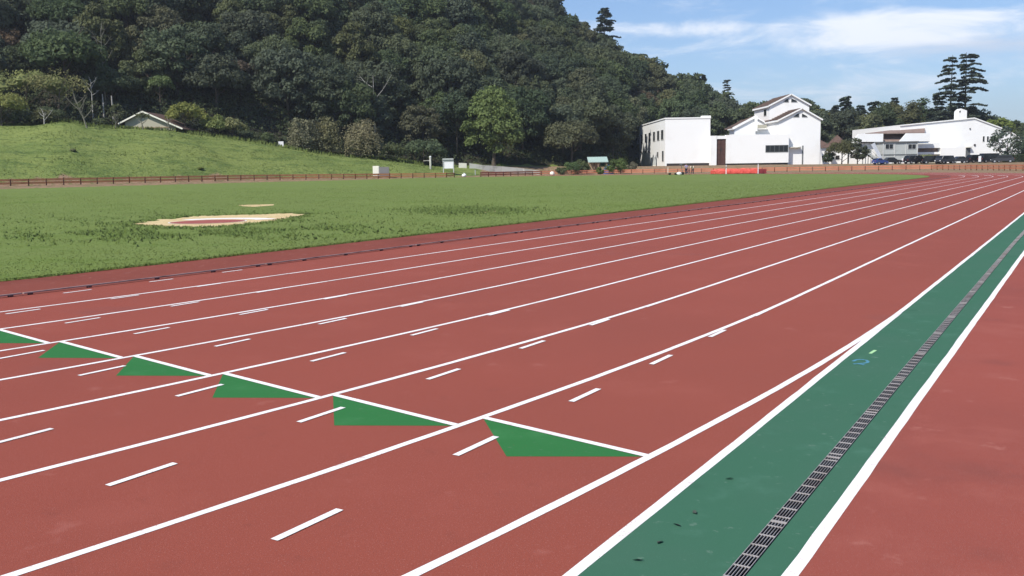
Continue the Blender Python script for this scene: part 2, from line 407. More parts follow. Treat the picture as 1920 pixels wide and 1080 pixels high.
# ------------------------------------------------------------------ mesh helpers
class MB:
    """collects shapes and links them as one mesh object"""

    def __init__(self):
        self.v, self.f, self.mi = [], [], []

    def quad(self, a, b, c, d, mi=0):
        n = len(self.v)
        self.v += [a, b, c, d]
        self.f.append((n, n + 1, n + 2, n + 3))
        self.mi.append(mi)

    def poly(self, pts, mi=0):
        n = len(self.v)
        self.v += list(pts)
        self.f.append(tuple(range(n, n + len(pts))))
        self.mi.append(mi)

    def hexa(self, lo, hi, mi=0):
        """lo, hi: four corners each, same winding"""
        n = len(self.v)
        self.v += list(lo) + list(hi)
        for f in ((3, 2, 1, 0), (4, 5, 6, 7), (0, 1, 5, 4), (1, 2, 6, 5), (2, 3, 7, 6), (3, 0, 4, 7)):
            self.f.append(tuple(n + i for i in f))
            self.mi.append(mi)

    def box(self, x0, x1, y0, y1, z0, z1, mi=0):
        self.hexa([(x0, y0, z0), (x1, y0, z0), (x1, y1, z0), (x0, y1, z0)], [(x0, y0, z1), (x1, y0, z1), (x1, y1, z1), (x0, y1, z1)], mi)

    def bar(self, a, b, w, h=None, up=(0, 0, 1), mi=0):
        h = h or w
        a, b = Vector(a), Vector(b)
        d = (b - a).normalized()
        up = Vector(up)
        if abs(d.dot(up)) > .95:
            up = Vector((1, 0, 0))
        s = d.cross(up).normalized() * (w / 2)
        u = s.cross(d).normalized() * (h / 2)
        self.hexa([tuple(a - s - u), tuple(a + s - u), tuple(a + s + u), tuple(a - s + u)],
                  [tuple(b - s - u), tuple(b + s - u), tuple(b + s + u), tuple(b - s + u)], mi)

    def tube(self, pts, rs, seg=7, mi=0, cap=True):
        pts = [Vector(p) for p in pts]
        n0 = len(self.v)
        ref = Vector((0, 1, 0.13)).normalized()
        for i, p in enumerate(pts):
            d = (pts[min(i + 1, len(pts) - 1)] - pts[max(i - 1, 0)]).normalized()
            r = ref if abs(d.dot(ref)) < .93 else Vector((1, 0, 0))
            a = d.cross(r).normalized()
            b = d.cross(a).normalized()
            for k in range(seg):
                t = 2 * PI * k / seg
                self.v.append(tuple(p + (a * math.cos(t) + b * math.sin(t)) * rs[i]))
        for i in range(len(pts) - 1):
            for k in range(seg):
                q = n0 + i * seg
                self.f.append((q + k, q + (k + 1) % seg, q + seg + (k + 1) % seg, q + seg + k))
                self.mi.append(mi)
        if cap:
            self.f.append(tuple(n0 + k for k in reversed(range(seg))))
            self.mi.append(mi)
            q = n0 + (len(pts) - 1) * seg
            self.f.append(tuple(q + k for k in range(seg)))
            self.mi.append(mi)

    def wavy(self, pts, half, z, seed=0):
        """hand-laid paint line: width and centre wander by a few millimetres"""
        P = np.array([(p[0], p[1]) for p in pts], float)
        sg = np.r_[0, np.cumsum(np.linalg.norm(np.diff(P, axis=0), axis=1))]
        m = max(int(sg[-1] / .22), 3)
        d = np.linspace(0, sg[-1], m)
        P = np.c_[np.interp(d, sg, P[:, 0]), np.interp(d, sg, P[:, 1])]
        t = np.gradient(P, axis=0); t /= np.linalg.norm(t, axis=1)[:, None] + 1e-12
        nn = np.c_[-t[:, 1], t[:, 0]]
        r = np.random.default_rng(seed)
        c = (.0011 * np.sin(d * 1.9 + seed) + .0008 * np.sin(d * 5.3 + 2 * seed) + r.normal(0, .0004, m))[:, None]
        w0 = (half + r.normal(0, .0009, m))[:, None]; w1 = (half + r.normal(0, .0009, m))[:, None]
        n = len(self.v)
        for a, b in zip(P + nn * (c - w0), P + nn * (c + w1)):
            self.v += [(a[0], a[1], z), (b[0], b[1], z)]
        for i in range(m - 1):
            q = n + 2 * i
            self.f.append((q, q + 2, q + 3, q + 1))
            self.mi.append(0)

    def ribbon(self, pts, half, z, mi=0):
        """flat strip of half-width along (x, y) points"""
        P = np.array([(p[0], p[1]) for p in pts], float)
        d = np.gradient(P, axis=0)
        d /= np.linalg.norm(d, axis=1)[:, None] + 1e-12
        nrm = np.c_[-d[:, 1], d[:, 0]] * half
        n = len(self.v)
        for a, b in zip(P - nrm, P + nrm):
            self.v += [(a[0], a[1], z), (b[0], b[1], z)]
        for i in range(len(P) - 1):
            q = n + 2 * i
            self.f.append((q, q + 2, q + 3, q + 1))
            self.mi.append(mi)

    def mesh(self, name, mats, smooth_=False):
        me = bpy.data.meshes.new(name)
        me.from_pydata([tuple(map(float, v)) for v in self.v], [], self.f)
        if not isinstance(mats, (list, tuple)):
            mats = [mats]
        for m in mats:
            me.materials.append(m)
        if len(mats) > 1:
            me.polygons.foreach_set('material_index', self.mi)
        if smooth_:
            me.polygons.foreach_set('use_smooth', [True] * len(me.polygons))
        me.update()
        return me

    def build(self, name, mats, parent=None, smooth_=False, loc=None):
        return link(name, self.mesh(name, mats, smooth_), parent, loc)


def link(name, data, parent=None, loc=None):
    o = bpy.data.objects.new(name, data)
    COL.objects.link(o)
    if parent is not None:
        o.parent = parent
    if loc is not None:
        o.location = loc
    return o


def tag(o, label=None, cat=None, group=None, kind=None):
    if label:
        o['label'] = label
    if cat:
        o['category'] = cat
    if group:
        o['group'] = group
    if kind:
        o['kind'] = kind
    return o


def thing(name, loc, label, cat, group=None, rz=0.0):
    o = bpy.data.objects.new(name, None)
    COL.objects.link(o)
    o.location = loc
    o.rotation_euler = (0, 0, rz)
    o.empty_display_size = .3
    return tag(o, label, cat, group)


# ------------------------------------------------------------------ land
def build_ground():
    pxs = np.concatenate([np.arange(-2600, -400, 110), np.arange(-400, 2400, 24), np.arange(2400, 4600, 110)])
    Ys = np.concatenate([[-40, -10, 4, 14, 24, 30, 60, 80], np.arange(90, 345, 3.0), [360, 400, 470, 600, 900, 1500, 2500]])
    vs, zone, wood = [], [], []
    for Y in Ys:
        for px in pxs:
            if Y < 30:
                x = (px - 960) / F * 60
            else:
                x = (px - 960) / F * max(Y, 60)
            y = float(Y)
            z = H(x, y) if Y <= 470 else 0.0
            vs.append((x, y, z))
            p = 960 + F * x / max(y, 1)
            yf, yc, ym = interp(p, TP, T_F), interp(p, TP, T_C), interp(p, TP, T_M)
            if y < yf + (3 if p < 900 else -1):
                k = 0.55 if p < 1640 else 0.42
            elif y < yc:
                k = 0.0 if p < 900 else (0.75 if p < 1640 else 0.6)
            elif y < ym:
                k = 0.0 if p < 1190 else .6
            else:
                k = 0.0 if p < 1190 else .6
            zone.append(k)
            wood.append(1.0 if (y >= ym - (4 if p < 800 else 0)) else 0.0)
    nx = len(pxs)
    fs = [(j * nx + i, j * nx + i + 1, (j + 1) * nx + i + 1, (j + 1) * nx + i) for j in range(len(Ys) - 1) for i in range(nx - 1)]
    me = bpy.data.meshes.new('ground')
    me.from_pydata(vs, [], fs)
    at_ = me.attributes.new('zone', 'FLOAT', 'POINT')
    at_.data.foreach_set('value', zone)
    at_ = me.attributes.new('wood', 'FLOAT', 'POINT')
    at_.data.foreach_set('value', wood)
    me.polygons.foreach_set('use_smooth', [True] * len(me.polygons))
    m = bpy.data.materials.new('land')
    m.use_nodes = True
    t = m.node_tree
    b = t.nodes['Principled BSDF']
    b.inputs['Roughness'].default_value = .95
    b.inputs['Specular IOR Level'].default_value = .1
    g = t.nodes.new('ShaderNodeNewGeometry')

    def noise(sc, det=6, stretch=None):
        n = t.nodes.new('ShaderNodeTexNoise')
        n.inputs['Scale'].default_value = sc
        n.inputs['Detail'].default_value = det
        n.inputs['Roughness'].default_value = .65
        if stretch:
            mp = t.nodes.new('ShaderNodeMapping')
            mp.inputs['Scale'].default_value = stretch
            L(t, g.outputs['Position'], mp.inputs['Vector'])
            L(t, mp.outputs[0], n.inputs['Vector'])
        else:
            L(t, g.outputs['Position'], n.inputs['Vector'])
        return n.outputs['Fac']

    def step(v, lo, hi):
        n = t.nodes.new('ShaderNodeMapRange')
        n.interpolation_type = 'SMOOTHSTEP'
        n.inputs['From Min'].default_value = lo
        n.inputs['From Max'].default_value = hi
        L(t, v, n.inputs['Value'])
        return n.outputs[0]

    def mix(f, a, c):
        n = t.nodes.new('ShaderNodeMix')
        n.data_type = 'RGBA'
        L(t, f, n.inputs[0])
        for i, v in ((6, a), (7, c)):
            if isinstance(v, tuple):
                n.inputs[i].default_value = (*v, 1)
            else:
                L(t, v, n.inputs[i])
        return n.outputs[2]

    grass = mix(step(noise(.09, 6, (1, 1, 4)), .42, .62), (0.185, 0.225, 0.064), (0.145, 0.190, 0.052))
    grass = mix(step(noise(.20, 8, (.4, 1.2, 6)), .50, .62), grass, (0.105, 0.150, 0.042))
    grass = mix(step(noise(.5, 8, (.5, 1.8, 7)), .55, .66), grass, (0.072, 0.108, 0.032))
    grass = mix(step(noise(2.5, 6), .54, .70), grass, (0.200, 0.235, 0.078))
    dirt = mix(step(noise(.3, 6), .42, .62), (0.30, 0.19, 0.125), (0.24, 0.155, 0.10))
    dirt = mix(step(noise(1.4, 6), .48, .62), dirt, (0.15, 0.15, 0.06))
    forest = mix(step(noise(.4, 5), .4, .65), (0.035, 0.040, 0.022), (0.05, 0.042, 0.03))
    za = t.nodes.new('ShaderNodeAttribute')
    za.attribute_name = 'zone'
    zf = M(t, 'ADD', za.outputs['Fac'], M(t, 'MULTIPLY', M(t, 'SUBTRACT', noise(.35, 5), .5), .35))
    c = mix(step(zf, .22, .42), grass, dirt)
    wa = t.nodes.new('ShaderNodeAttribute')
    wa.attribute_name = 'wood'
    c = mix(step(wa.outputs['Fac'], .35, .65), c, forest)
    L(t, c, b.inputs['Base Color'])
    bp = t.nodes.new('ShaderNodeBump')
    bp.inputs['Strength'].default_value = .8
    bp.inputs['Distance'].default_value = .35
    L(t, noise(1.6, 7), bp.inputs['Height'])
    L(t, bp.outputs[0], b.inputs['Normal'])
    me.materials.append(m)
    tag(link('ground', me), 'grass bank, clay margin and wooded hillside land around the field', kind='structure')


build_ground()

# running surface
Z1, Z2, Z3, Z4 = .001, .002, .003, .004


def band(mb, pa, pb, z):
    n = len(mb.v)
    for a, b in zip(pa, pb):
        mb.v += [sn(*a, z), sn(*b, z)]
    for i in range(len(pa) - 1):
        q = n + 2 * i
        mb.f.append((q, q + 1, q + 3, q + 2))
        mb.mi.append(0)


tk = MB()
band(tk, oval(R8), oval(RI), 0.0)
far = [(s, n) for s, n in oval(R8) if s >= S0 - 1e-6 and n > CN or s > S1 + .01]
# wedge between the bend and the drain strip
ss = np.linspace(-34, S0, 40)
band(tk, [(s, D8) for s in ss], [(s, CN - math.sqrt(R8 ** 2 - (s - S0) ** 2)) for s in ss], 0.0)
# margin outside the far bend and the far straight
o1 = [(s, n) for s, n in oval(R8, closed=False) if s > S1 - .01 or n > CN + R8 - .01]
o2 = [(s, n) for s, n in oval(R8 + 1.0, closed=False) if s > S1 - .01 or n > CN + R8 + 1.0 - .01]
band(tk, o2, o1, 0.0)
track = tag(tk.build('running_track', m_track), 'brick red eight lane running track with white lane lines', kind='structure')
it = MB()
band(it, oval(RI), oval(RG - .25), 0.0)
tag(it.build('inner_track_strip', m_inner), 'darker red strip between the rail kerb and the infield grass', kind='structure')

# right-hand apron, the green strip and the drain slot
S_A, S_B = -26, S1
G0 = lambda s: 1.050 + min(max((s - 3.8) * .0058, -.02), .09)
GW = .037


def strip(name, n0, n1, z, m, s_a=S_A, s_b=S_B, step=2.0, parent=None, label=None):
    mb = MB()
    sx = np.arange(s_a, s_b + step * .5, step)
    f0 = n0 if callable(n0) else (lambda s: n0)
    f1 = n1 if callable(n1) else (lambda s: n1)
    band(mb, [(s, f0(s)) for s in sx], [(s, f1(s)) for s in sx], z)
    o = mb.build(name, m, parent)
    return o


ap = MB()
ap.poly([sn(S_A, -30), sn(150, -30), sn(150, -6), sn(S1 + 34, .868), sn(S_A, .868)])
tag(ap.build('outer_apron', m_apron), 'darker worn red rubber apron to the right of the drain strip', kind='structure')
gs = tag(strip('drain_strip', .868, lambda s: G0(s) - GW, 0.0, m_green), 'dull green rubber strip along the drain', kind='structure')
tag(strip('drain_strip_inner', lambda s: G0(s) + GW, D8, 0.0, m_green), 'dull green rubber strip between the drain and the track', kind='structure')

# painted lines
for k in range(1, 9):
    R = RI + LANE * k
    mb = MB()
    mb.wavy([sn(s, n) for s, n in oval(R, .5)], .025, Z2, k)
    o = mb.build('lane_line', m_white, track)
    o['label'] = 'white line on the outer side of a lane'
mb = MB(); mb.wavy([sn(s, D8) for s in np.arange(S_A, S0 + .1, 1.0)], .025, Z1, 21)
o = mb.build('strip_edge_line', m_white, track); o['label'] = 'white line along the left edge of the green strip'
mb = MB(); mb.wavy([sn(s, .868) for s in np.arange(S_A, S1 + 20, 1.0)], .027, Z1, 22)
o = mb.build('strip_edge_line', m_white, track); o['label'] = 'white line along the right edge of the green strip'


def pol(r, a, z):
    """r metres outward from the kerb, a degrees along the bend"""
    q = RI + r
    return sn(S0 + q * math.sin(R_(a)), CN - q * math.cos(R_(a)), z)


for k in range(8):
    r0, r1 = LANE * k, LANE * (k + 1)
    a0 = -5.60 - (.10 if k < 7 else .0) + .0
    a1 = a0 - .10
    w = .045
    mb = MB()
    mb.poly([pol(r0 + .02, a0 + .00, Z3), pol(r0 + .02, a0 + math.degrees(w * 1.05 / (RI + r0)), Z3),
             pol(r1 - .02, a1 + math.degrees(w * 1.05 / (RI + r1)), Z3), pol(r1 - .02, a1, Z3)])
    mb.build('start_line', m_white, track)
    mb = MB()
    mb.poly([pol(r0 + .03, a0, Z1), pol(r0 + .60, a0 - .46, Z1), pol(r1 - .03, a1, Z1)][::-1])
    o = mb.build('exchange_triangle', m_paint_g, track)

for k in range(1, 9):
    base = 2.63 + .088 * (k - 1)
    for j in range(-1, 6):
        s = base + 1.305 * j
        if s > S0 - 1.2 + .1 * k:
            continue
        n = D8 + LANE * k - (.13 if k == 8 else 0)
        mb = MB()
        mb.ribbon([sn(s, n), sn(s + .2, n), sn(s + .40, n)], .021, Z4)
        mb.build('straight_dash', m_white, track)
for k in range(4):
    mb = MB()
    n = D8 + 9.76 - LANE * (k + .0)
    mb.ribbon([sn(107.2 - k * .4, n - .32), sn(107.2 - k * .4, n + .32)], .35, Z4)
    mb.build('far_start_mark', m_white, track)

# two small chalk marks on the strip
mb = MB()
mb.ribbon([gp(*q_) for q_ in ((1599.5, 677.6), (1604, 675.2), (1611, 674.0), (1618, 674.2), (1624, 675.4), (1627.6, 677.8), (1626, 680.0), (1620, 681.2), (1611, 681.8), (1600.5, 682.6))], .012, Z1)
mb.ribbon([gp(1601, 682.4), gp(1608, 682.2), (gp(1614, 683.2)), gp(1621.5, 684.8)], .010, Z2)
o = mb.build('chalk_mark', m_blue_mark, gs); o['label'] = 'pale blue chalk figure 2'
mb = MB(); mb.ribbon([gp(1631.5, 663), gp(1636, 660), gp(1641.5, 656.6)], .013, Z1)
o = mb.build('chalk_mark', m_lime_mark, gs); o['label'] = 'short pale green chalk dash'

# drain grating: one-metre panels over a trough
tr = MB()
sx = np.arange(S_A, S1, 2.0)
band(tr, [(s, G0(s) - GW) for s in sx], [(s, G0(s) + GW) for s in sx], -.10)
for i in range(len(sx) - 1):
    a, b = sx[i], sx[i + 1]
    for sgn in (-1, 1):
        tr.quad(sn(a, G0(a) + sgn * GW, -.10), sn(b, G0(b) + sgn * GW, -.10), sn(b, G0(b) + sgn * GW, 0), sn(a, G0(a) + sgn * GW, 0))
tag(tr.build('drain_trough', m_trough), 'dark concrete trough under the steel grating', kind='structure')
gp_root = thing('drain_grating', sn(3.84, 1.05, 0), 'long narrow steel drain grating sunk in the dull green strip', 'drain grating')
gp_root.rotation_euler = (0, 0, PI / 2 - TH)


def grate_mesh():
    g = MB()
    Lg = 1.02
    hw = GW - .003
    zt, zb = .001, -.0045
    for i in range(6):                                  # bars along the drain
        y = -hw + .002 + i * (2 * hw - .004) / 5
        g.box(.004, Lg - .004, y - .0012, y + .0012, zb, zt)
    xs = [.006, .062] + [.062 + .1125 * j for j in range(1, 9)] + [Lg - .006]
    for x in xs:
        g.box(x - .0021, x + .0021, -hw, hw, zb + .001, zt + .0008)
    return g.mesh('grate_panel', m_steel)


gm = grate_mesh()
for i in range(-7, 60):
    s = 3.84 + 1.02 * i
    o = link('grate_panel', gm, gp_root, (1.02 * i, G0(s + .5) - 1.05, 0))
    o.rotation_euler = (0, 0, .0058 if s > 2 else 0)

# rail kerb on feet along the inside of lane one
kr = thing('rail_kerb', sn(10, D8 + 9.76), 'low dark metal rail kerb on small feet along the inside of lane one', 'kerb')
kinv = Matrix.Translation(Vector(sn(10, D8 + 9.76))).inverted()
pts = []
path = [p for p in oval(RI - .02, .5) if p[1] < CN]
path = np.array([sn(*p)[:2] for p in path])
seg = np.r_[0, np.cumsum(np.linalg.norm(np.diff(path, axis=0), axis=1))]
org = np.argmin(np.linalg.norm(path - np.array(sn(10.62, D8 + 9.76)[:2]), axis=1))
off = np.array(sn(10, D8 + 9.76)[:2])


def along(d):
    return np.array([np.interp(d, seg, path[:, 0]), np.interp(d, seg, path[:, 1])])


fm = MB()
fm.box(-.026, .026, -.024, .022, 0, .021)
fm = fm.mesh('rail_foot', m_foot)
for i in range(-12, 26):
    d0 = seg[org] + 4.0 * i
    if d0 < 1 or d0 + 4 > seg[-1]:
        continue
    mb = MB()
    a, mid, b = along(d0 + .012) - off, along(d0 + 2) - off, along(d0 + 3.988) - off
    for u, w in ((a, mid), (mid, b)):
        mb.bar((u[0], u[1], .030), (w[0], w[1], .030), .040, .016)
    mb.build('rail', m_alu, kr)
for i in range(-60, 126):
    j = i % 5
    d0 = seg[org] + 4.0 * (i // 5) + (.10, .90, 1.95, 2.95, 3.85)[j]
    if d0 < 1 or d0 > seg[-1] - 1:
        continue
    p, q = along(d0), along(d0 + .1)
    o = link('rail_foot', fm, kr, (p[0] - off[0], p[1] - off[1], 0))
    o.rotation_euler = (0, 0, math.atan2(q[1] - p[1], q[0] - p[0]))

# infield grass
gr_ = MB()
inner = oval(RG, 1.5)[:-1]
rng = random.Random(3)
edge = []
C2 = np.array([(S0 + S1) / 2, CN])
ring0 = []
fine = []
for s, n in oval(RG, .5)[:-1]:
    fine.append((s, n))
ctr_path = []
for (s, n) in fine:
    cs = min(max(s, S0), S1)
    dx, dy = s - cs, n - CN
    l = math.hypot(dx, dy)
    if l < 1:
        dx, dy, l = 0, (1 if n > CN else -1), 1
    ctr_path.append((dx / l, dy / l, cs))
for k, (rad, z) in enumerate(((0.0, .0), (-.02, .035), (-.5, .045), (-6, .05), (-25, .05), (-45, .05))):
    for i, (s, n) in enumerate(fine):
        ux, uy, cs = ctr_path[i]
        jit = rng.gauss(0, .03) if k < 2 else 0
        if k == 1:
            jit = ring0[i]
        if k == 0:
            ring0.append(jit)
        gr_.v.append(sn(s + ux * (rad + jit), n + uy * (rad + jit), z))
nf = len(fine)
for k in range(5):
    for i in range(nf):
        j = (i + 1) % nf
        gr_.f.append((k * nf + i, k * nf + j, (k + 1) * nf + j, (k + 1) * nf + i))
        gr_.mi.append(0)
gr_.f.append(tuple(5 * nf + i for i in range(nf)))
gr_.mi.append(0)
tag(gr_.build('infield', m_grass), 'mown grass infield inside the running track', kind='structure')


def in_field(x, y, m=0.0):
    s, n = x * DV[0] + y * DV[1], x * NV[0] + y * NV[1]
    cs = min(max(s, S0), S1)
    return math.hypot(s - cs, n - CN) < RG - m


# throwing circle in a patch of sand
sand_px = [(246, 423.5), (275, 419.5), (305, 415.5), (345, 411), (380, 408.2), (425, 406.5), (470, 405.5), (510, 404), (545, 402.6), (562, 404), (556, 408.5),
           (540, 412), (515, 416.5), (490, 420), (470, 422.5), (452, 424.5), (430, 427), (400, 428.7), (370, 429.5), (335, 428.8), (300, 427.3), (270, 426.0)]
sp = [np.array(gp(x, y)[:2]) for x, y in sand_px]
ctr = sum(sp) / len(sp)
big = []
for i in range(len(sp)):
    a, b = sp[i], sp[(i + 1) % len(sp)]
    for t in np.linspace(0, 1, 9)[:-1]:
        p = a + (b - a) * t
        q = p - ctr
        big.append(p + q / np.linalg.norm(q) * rng.gauss(-.03, .17))
mb = MB()
n0 = len(big)
for p in big:
    mb.v.append((p[0], p[1], .056))
mb.f.append(tuple(range(n0))[::-1]); mb.mi.append(0)
sand = tag(mb.build('sand_patch', m_sand), 'pale sandy patch around the red throwing circle in the grass', kind='structure')


def disc(name, c, r0, r1, z, m, parent, a0=0, a1=2 * PI, k=48):
    mb = MB()
    ts = np.linspace(a0, a1, k + 1)
    if r0 == 0:
        mb.poly([(c[0] + r1 * math.cos(t), c[1] + r1 * math.sin(t), z) for t in ts[:-1]])
    else:
        for i in range(k):
            a, b = ts[i], ts[i + 1]
            mb.quad((c[0] + r0 * math.cos(a), c[1] + r0 * math.sin(a), z), (c[0] + r1 * math.cos(a), c[1] + r1 * math.sin(a), z),
                    (c[0] + r1 * math.cos(b), c[1] + r1 * math.sin(b), z), (c[0] + r0 * math.cos(b), c[1] + r0 * math.sin(b), z))
    return mb.build(name, m, parent)


cc = gp(390, 419.3)
disc('circle_surface', cc, 0, 1.08, .060, m_circle, sand)
disc('circle_ring', cc, 1.09, 1.13, .064, m_ringw, sand)
disc('circle_apron', (cc[0] + .05, cc[1] + .15), 1.32, 1.95, .0605, m_ringw, sand, R_(25), R_(135))
for poly_px, nm in (([(446, 387), (470, 386), (512, 385.2), (507, 388), (480, 390.3), (455, 389.2)], 'sand_patch'), ([(885, 400.5), (905, 398.8), (932, 398.5), (928, 400.8), (905, 402)], 'bare_patch')):
    mb = MB()
    pp = [gp(*q, 0)[:2] for q in poly_px]
    mb.v = [(p[0] + rng.gauss(0, .1), p[1] + rng.gauss(0, .1), .056) for p in pp]
    mb.f.append(tuple(range(len(pp)))[::-1]); mb.mi.append(0)
    tag(mb.build(nm, m_sand), 'small bare sandy spot in the infield grass', kind='structure')


def numpy_blades(name, pos, hgt, wid, m, lean=.5, seed=1, base=.045):
    """one triangle per blade"""
    r = np.random.default_rng(seed)
    n = len(pos)
    a = r.uniform(0, 2 * PI, n)
    h = hgt * r.uniform(.45, 1.15, n) if np.isscalar(hgt) else hgt * r.uniform(.5, 1.15, n)
    w = wid * r.uniform(.6, 1.4, n)
    ln = r.normal(0, lean, (n, 2)) * h[:, None]
    d = np.c_[np.cos(a), np.sin(a)] * w[:, None] / 2
    z0 = np.full(n, base)
    v = np.empty((n, 3, 3))
    v[:, 0, :2] = pos - d; v[:, 0, 2] = z0
    v[:, 1, :2] = pos + d; v[:, 1, 2] = z0
    v[:, 2, :2] = pos + ln; v[:, 2, 2] = z0 + h
    return tri_obj(name, v.reshape(-1, 3), 3, m)


def tri_obj(name, v, k, m, parent=None, do_link=True):
    n = len(v) // k
    me = bpy.data.meshes.new(name)
    me.vertices.add(len(v))
    me.vertices.foreach_set('co', np.asarray(v, np.float32).ravel())
    me.loops.add(n * k)
    me.loops.foreach_set('vertex_index', np.arange(n * k, dtype=np.int32))
    me.polygons.add(n)
    me.polygons.foreach_set('loop_start', np.arange(0, n * k, k, dtype=np.int32))
    me.polygons.foreach_set('loop_total', np.full(n, k, dtype=np.int32))
    me.materials.append(m)
    me.update(calc_edges=True)
    return link(name, me, parent) if do_link else me


r = np.random.default_rng(5)
# blades over the near part of the infield, denser close by and along the edge
n_ = 210000
Yr_ = 11 + 85 * (1 - np.sqrt(1 - r.uniform(0, 1, n_))) ** 1.25
Xr_ = (r.uniform(-60, 1990, n_) - 960) / F * Yr_
P_ = np.c_[Xr_, Yr_]
s_ = P_ @ DV; q_ = P_ @ NV
cs_ = np.clip(s_, S0, S1)
rad_ = np.hypot(s_ - cs_, q_ - CN)
keep = rad_ < RG - .02


def in_poly(P, poly):
    x, y = P[:, 0], P[:, 1]
    c = np.zeros(len(P), bool)
    j = len(poly) - 1
    for i in range(len(poly)):
        xi, yi = poly[i]; xj, yj = poly[j]
        c ^= ((yi > y) != (yj > y)) & (x < (xj - xi) * (y - yi) / (yj - yi + 1e-12) + xi)
        j = i
    return c


keep &= ~in_poly(P_, [tuple(b) for b in big])
P_ = P_[keep]
hh = .012 + .0005 * P_[:, 1] ** .9
clump = np.sin(P_[:, 0] * 1.1 + .5 * np.sin(P_[:, 1] * .7)) * np.sin(P_[:, 1] * .8 + P_[:, 0] * .3)
hh = hh * (1 + .3 * clump)
tag(numpy_blades('grass_blades', P_, hh, .012 + .0005 * P_[:, 1], m_blade, .8, 2), 'short mown grass blades over the near infield', kind='stuff')
# ragged tufts on the border of the grass
e = []
for i in range(9000):
    s = r.uniform(2, 70)
    n = (CN - math.sqrt(RG ** 2 - (s - S0) ** 2)) if s < S0 else CN - RG
    e.append(sn(s, n + abs(r.normal(0, .05)) - .025)[:2])
tag(numpy_blades('grass_fringe', np.array(e), .055, .022, m_blade, .8, 3, base=.01), 'ragged fringe of grass along the red strip', kind='stuff')
# coarse weeds around the sand
wp = []
for i in range(15000):
    px = r.normal(360, 200)
    py = r.choice([r.normal(440, 7.5), r.normal(411, 8)], p=[.72, .28])
    py -= (px - 400) * .02
    if -60 < px < 1100 and 392 < py < 480:
        g_ = gp(px, py)
        v = math.sin(g_[0] * 1.7) * math.sin(g_[1] * 1.3 + g_[0] * .5) + .4 * math.sin(g_[0] * 4.1 + g_[1] * 3)
        if v > r.uniform(-.6, .5):
            wp.append(g_[:2])
for i in range(2600):                            # a fringe right round the sand
    k = r.integers(len(big))
    q = big[k] - ctr
    p = big[k] + q / np.linalg.norm(q) * (.12 + abs(r.normal(0, .3)))
    wp.append(tuple(p))
for i in range(5000):
    px, py = r.normal(880, 60), r.normal(397, 4)
    wp.append(gp(px, py)[:2])
wp = np.array(wp)
wp = wp[[in_field(x, y, .2) for x, y in wp]]
wp = wp[~in_poly(wp, [tuple(ctr + (b - ctr) * 1.05) for b in big])]
tag(numpy_blades('weeds', wp, .065, .05, m_weed, .8, 4), 'coarser weeds scattered round the sand patch', kind='stuff')
r2 = np.random.default_rng(11)
# bank grass tufts
bp_ = []
for i in range(20000):
    px = r2.uniform(-80, 860)
    yf, yc = interp(px, TP, T_F), interp(px, TP, T_C)
    Y = r2.uniform(yf + 1, yc + 6)
    bp_.append(((px - 960) / F * Y, Y))
for i in range(9000):
    px = r2.uniform(-80, 800)
    Y = interp(px, TP, T_C) + r2.normal(1, 2.2)
    bp_.append(((px - 960) / F * Y, Y, 1))
v = []
for q_ in bp_:
    x, y = q_[:2]
    z = H(x, y)
    a = r2.uniform(0, PI)
    w, h = (r2.uniform(.08, .2), r2.uniform(.15, .75)) if len(q_) == 3 else (r2.uniform(.05, .14), r2.uniform(.04, .14) * (1.3 if math.sin(x * .5) * math.sin(y * .31) > .2 else .8))
    dx, dy = math.cos(a) * w, math.sin(a) * w
    v += [(x - dx, y - dy, z - .02), (x + dx, y + dy, z - .02), (x + r2.normal(0, .1), y + r2.normal(0, .1), z + h)]
m_bank = mat('bank_grass_blade', (0.185, 0.240, 0.068), 0.9, 0.12, [(.09, 6, .42, .62, (0.150, 0.205, 0.056)), (.5, 6, .5, .68, (0.125, 0.18, 0.052)), (2.5, 5, .5, .7, (0.215, 0.26, 0.085))], trans=.3, up_n=.85)
tag(tri_obj('bank_grass', v, 3, m_bank), 'longer rough grass on the sunlit bank', kind='stuff')

# ------------------------------------------------------------------ fences
def fence_path():
    """line of the fence beyond the track, from left to right"""
    p = []
    for px in range(-420, 861, 10):
        p.append(((px - 960) / F * interp(px, TP, T_F), interp(px, TP, T_F)))
    return np.array(p)


def fence(name, P, spacing, label, mrail, h=.86):
    sg = np.r_[0, np.cumsum(np.linalg.norm(np.diff(P, axis=0), axis=1))]
    root = thing(name, (P[0][0], P[0][1], H(*P[0])), label, 'fence')
    ox, oy, oz = root.location
    pm = MB(); pm.tube([(0, 0, -.1), (0, 0, h)], [.085, .075], 6)
    pm = pm.mesh('post', m_post)
    prev = None
    rr = random.Random(1)
    for d in np.arange(0, sg[-1], spacing):
        x, y = np.interp(d, sg, P[:, 0]), np.interp(d, sg, P[:, 1])
        z = H(x, y)
        link('post', pm, root, (x - ox, y - oy, z - oz))
        if prev:
            for hh in (.74, .36):
                mb = MB()
                a, b = prev, (x, y, z)
                mid = ((a[0] + b[0]) / 2, (a[1] + b[1]) / 2, (a[2] + b[2]) / 2)
                mb.bar((a[0] - mid[0], a[1] - mid[1], a[2] - mid[2]), (b[0] - mid[0], b[1] - mid[1], b[2] - mid[2]), .07, .27)
                mb.build('rail', mrail, root, loc=(mid[0] - ox, mid[1] - oy, mid[2] - oz + hh))
        prev = (x, y, z)
    return root


FP = fence_path()
fence('rail_fence', FP, 2.25, 'long orange brown two rail fence below the sunlit grass bank', m_fence)
FP2 = np.array([((px - 960) / F * interp(px, TP, T_F), interp(px, TP, T_F)) for px in range(905, 2080, 10)])
fence('rail_fence', FP2, 2.3, 'red brown two rail fence running in front of the white buildings', m_fence2)


# ------------------------------------------------------------------ buildings
def px2x(px, Y):
    return at(px, 320, Y)[0]


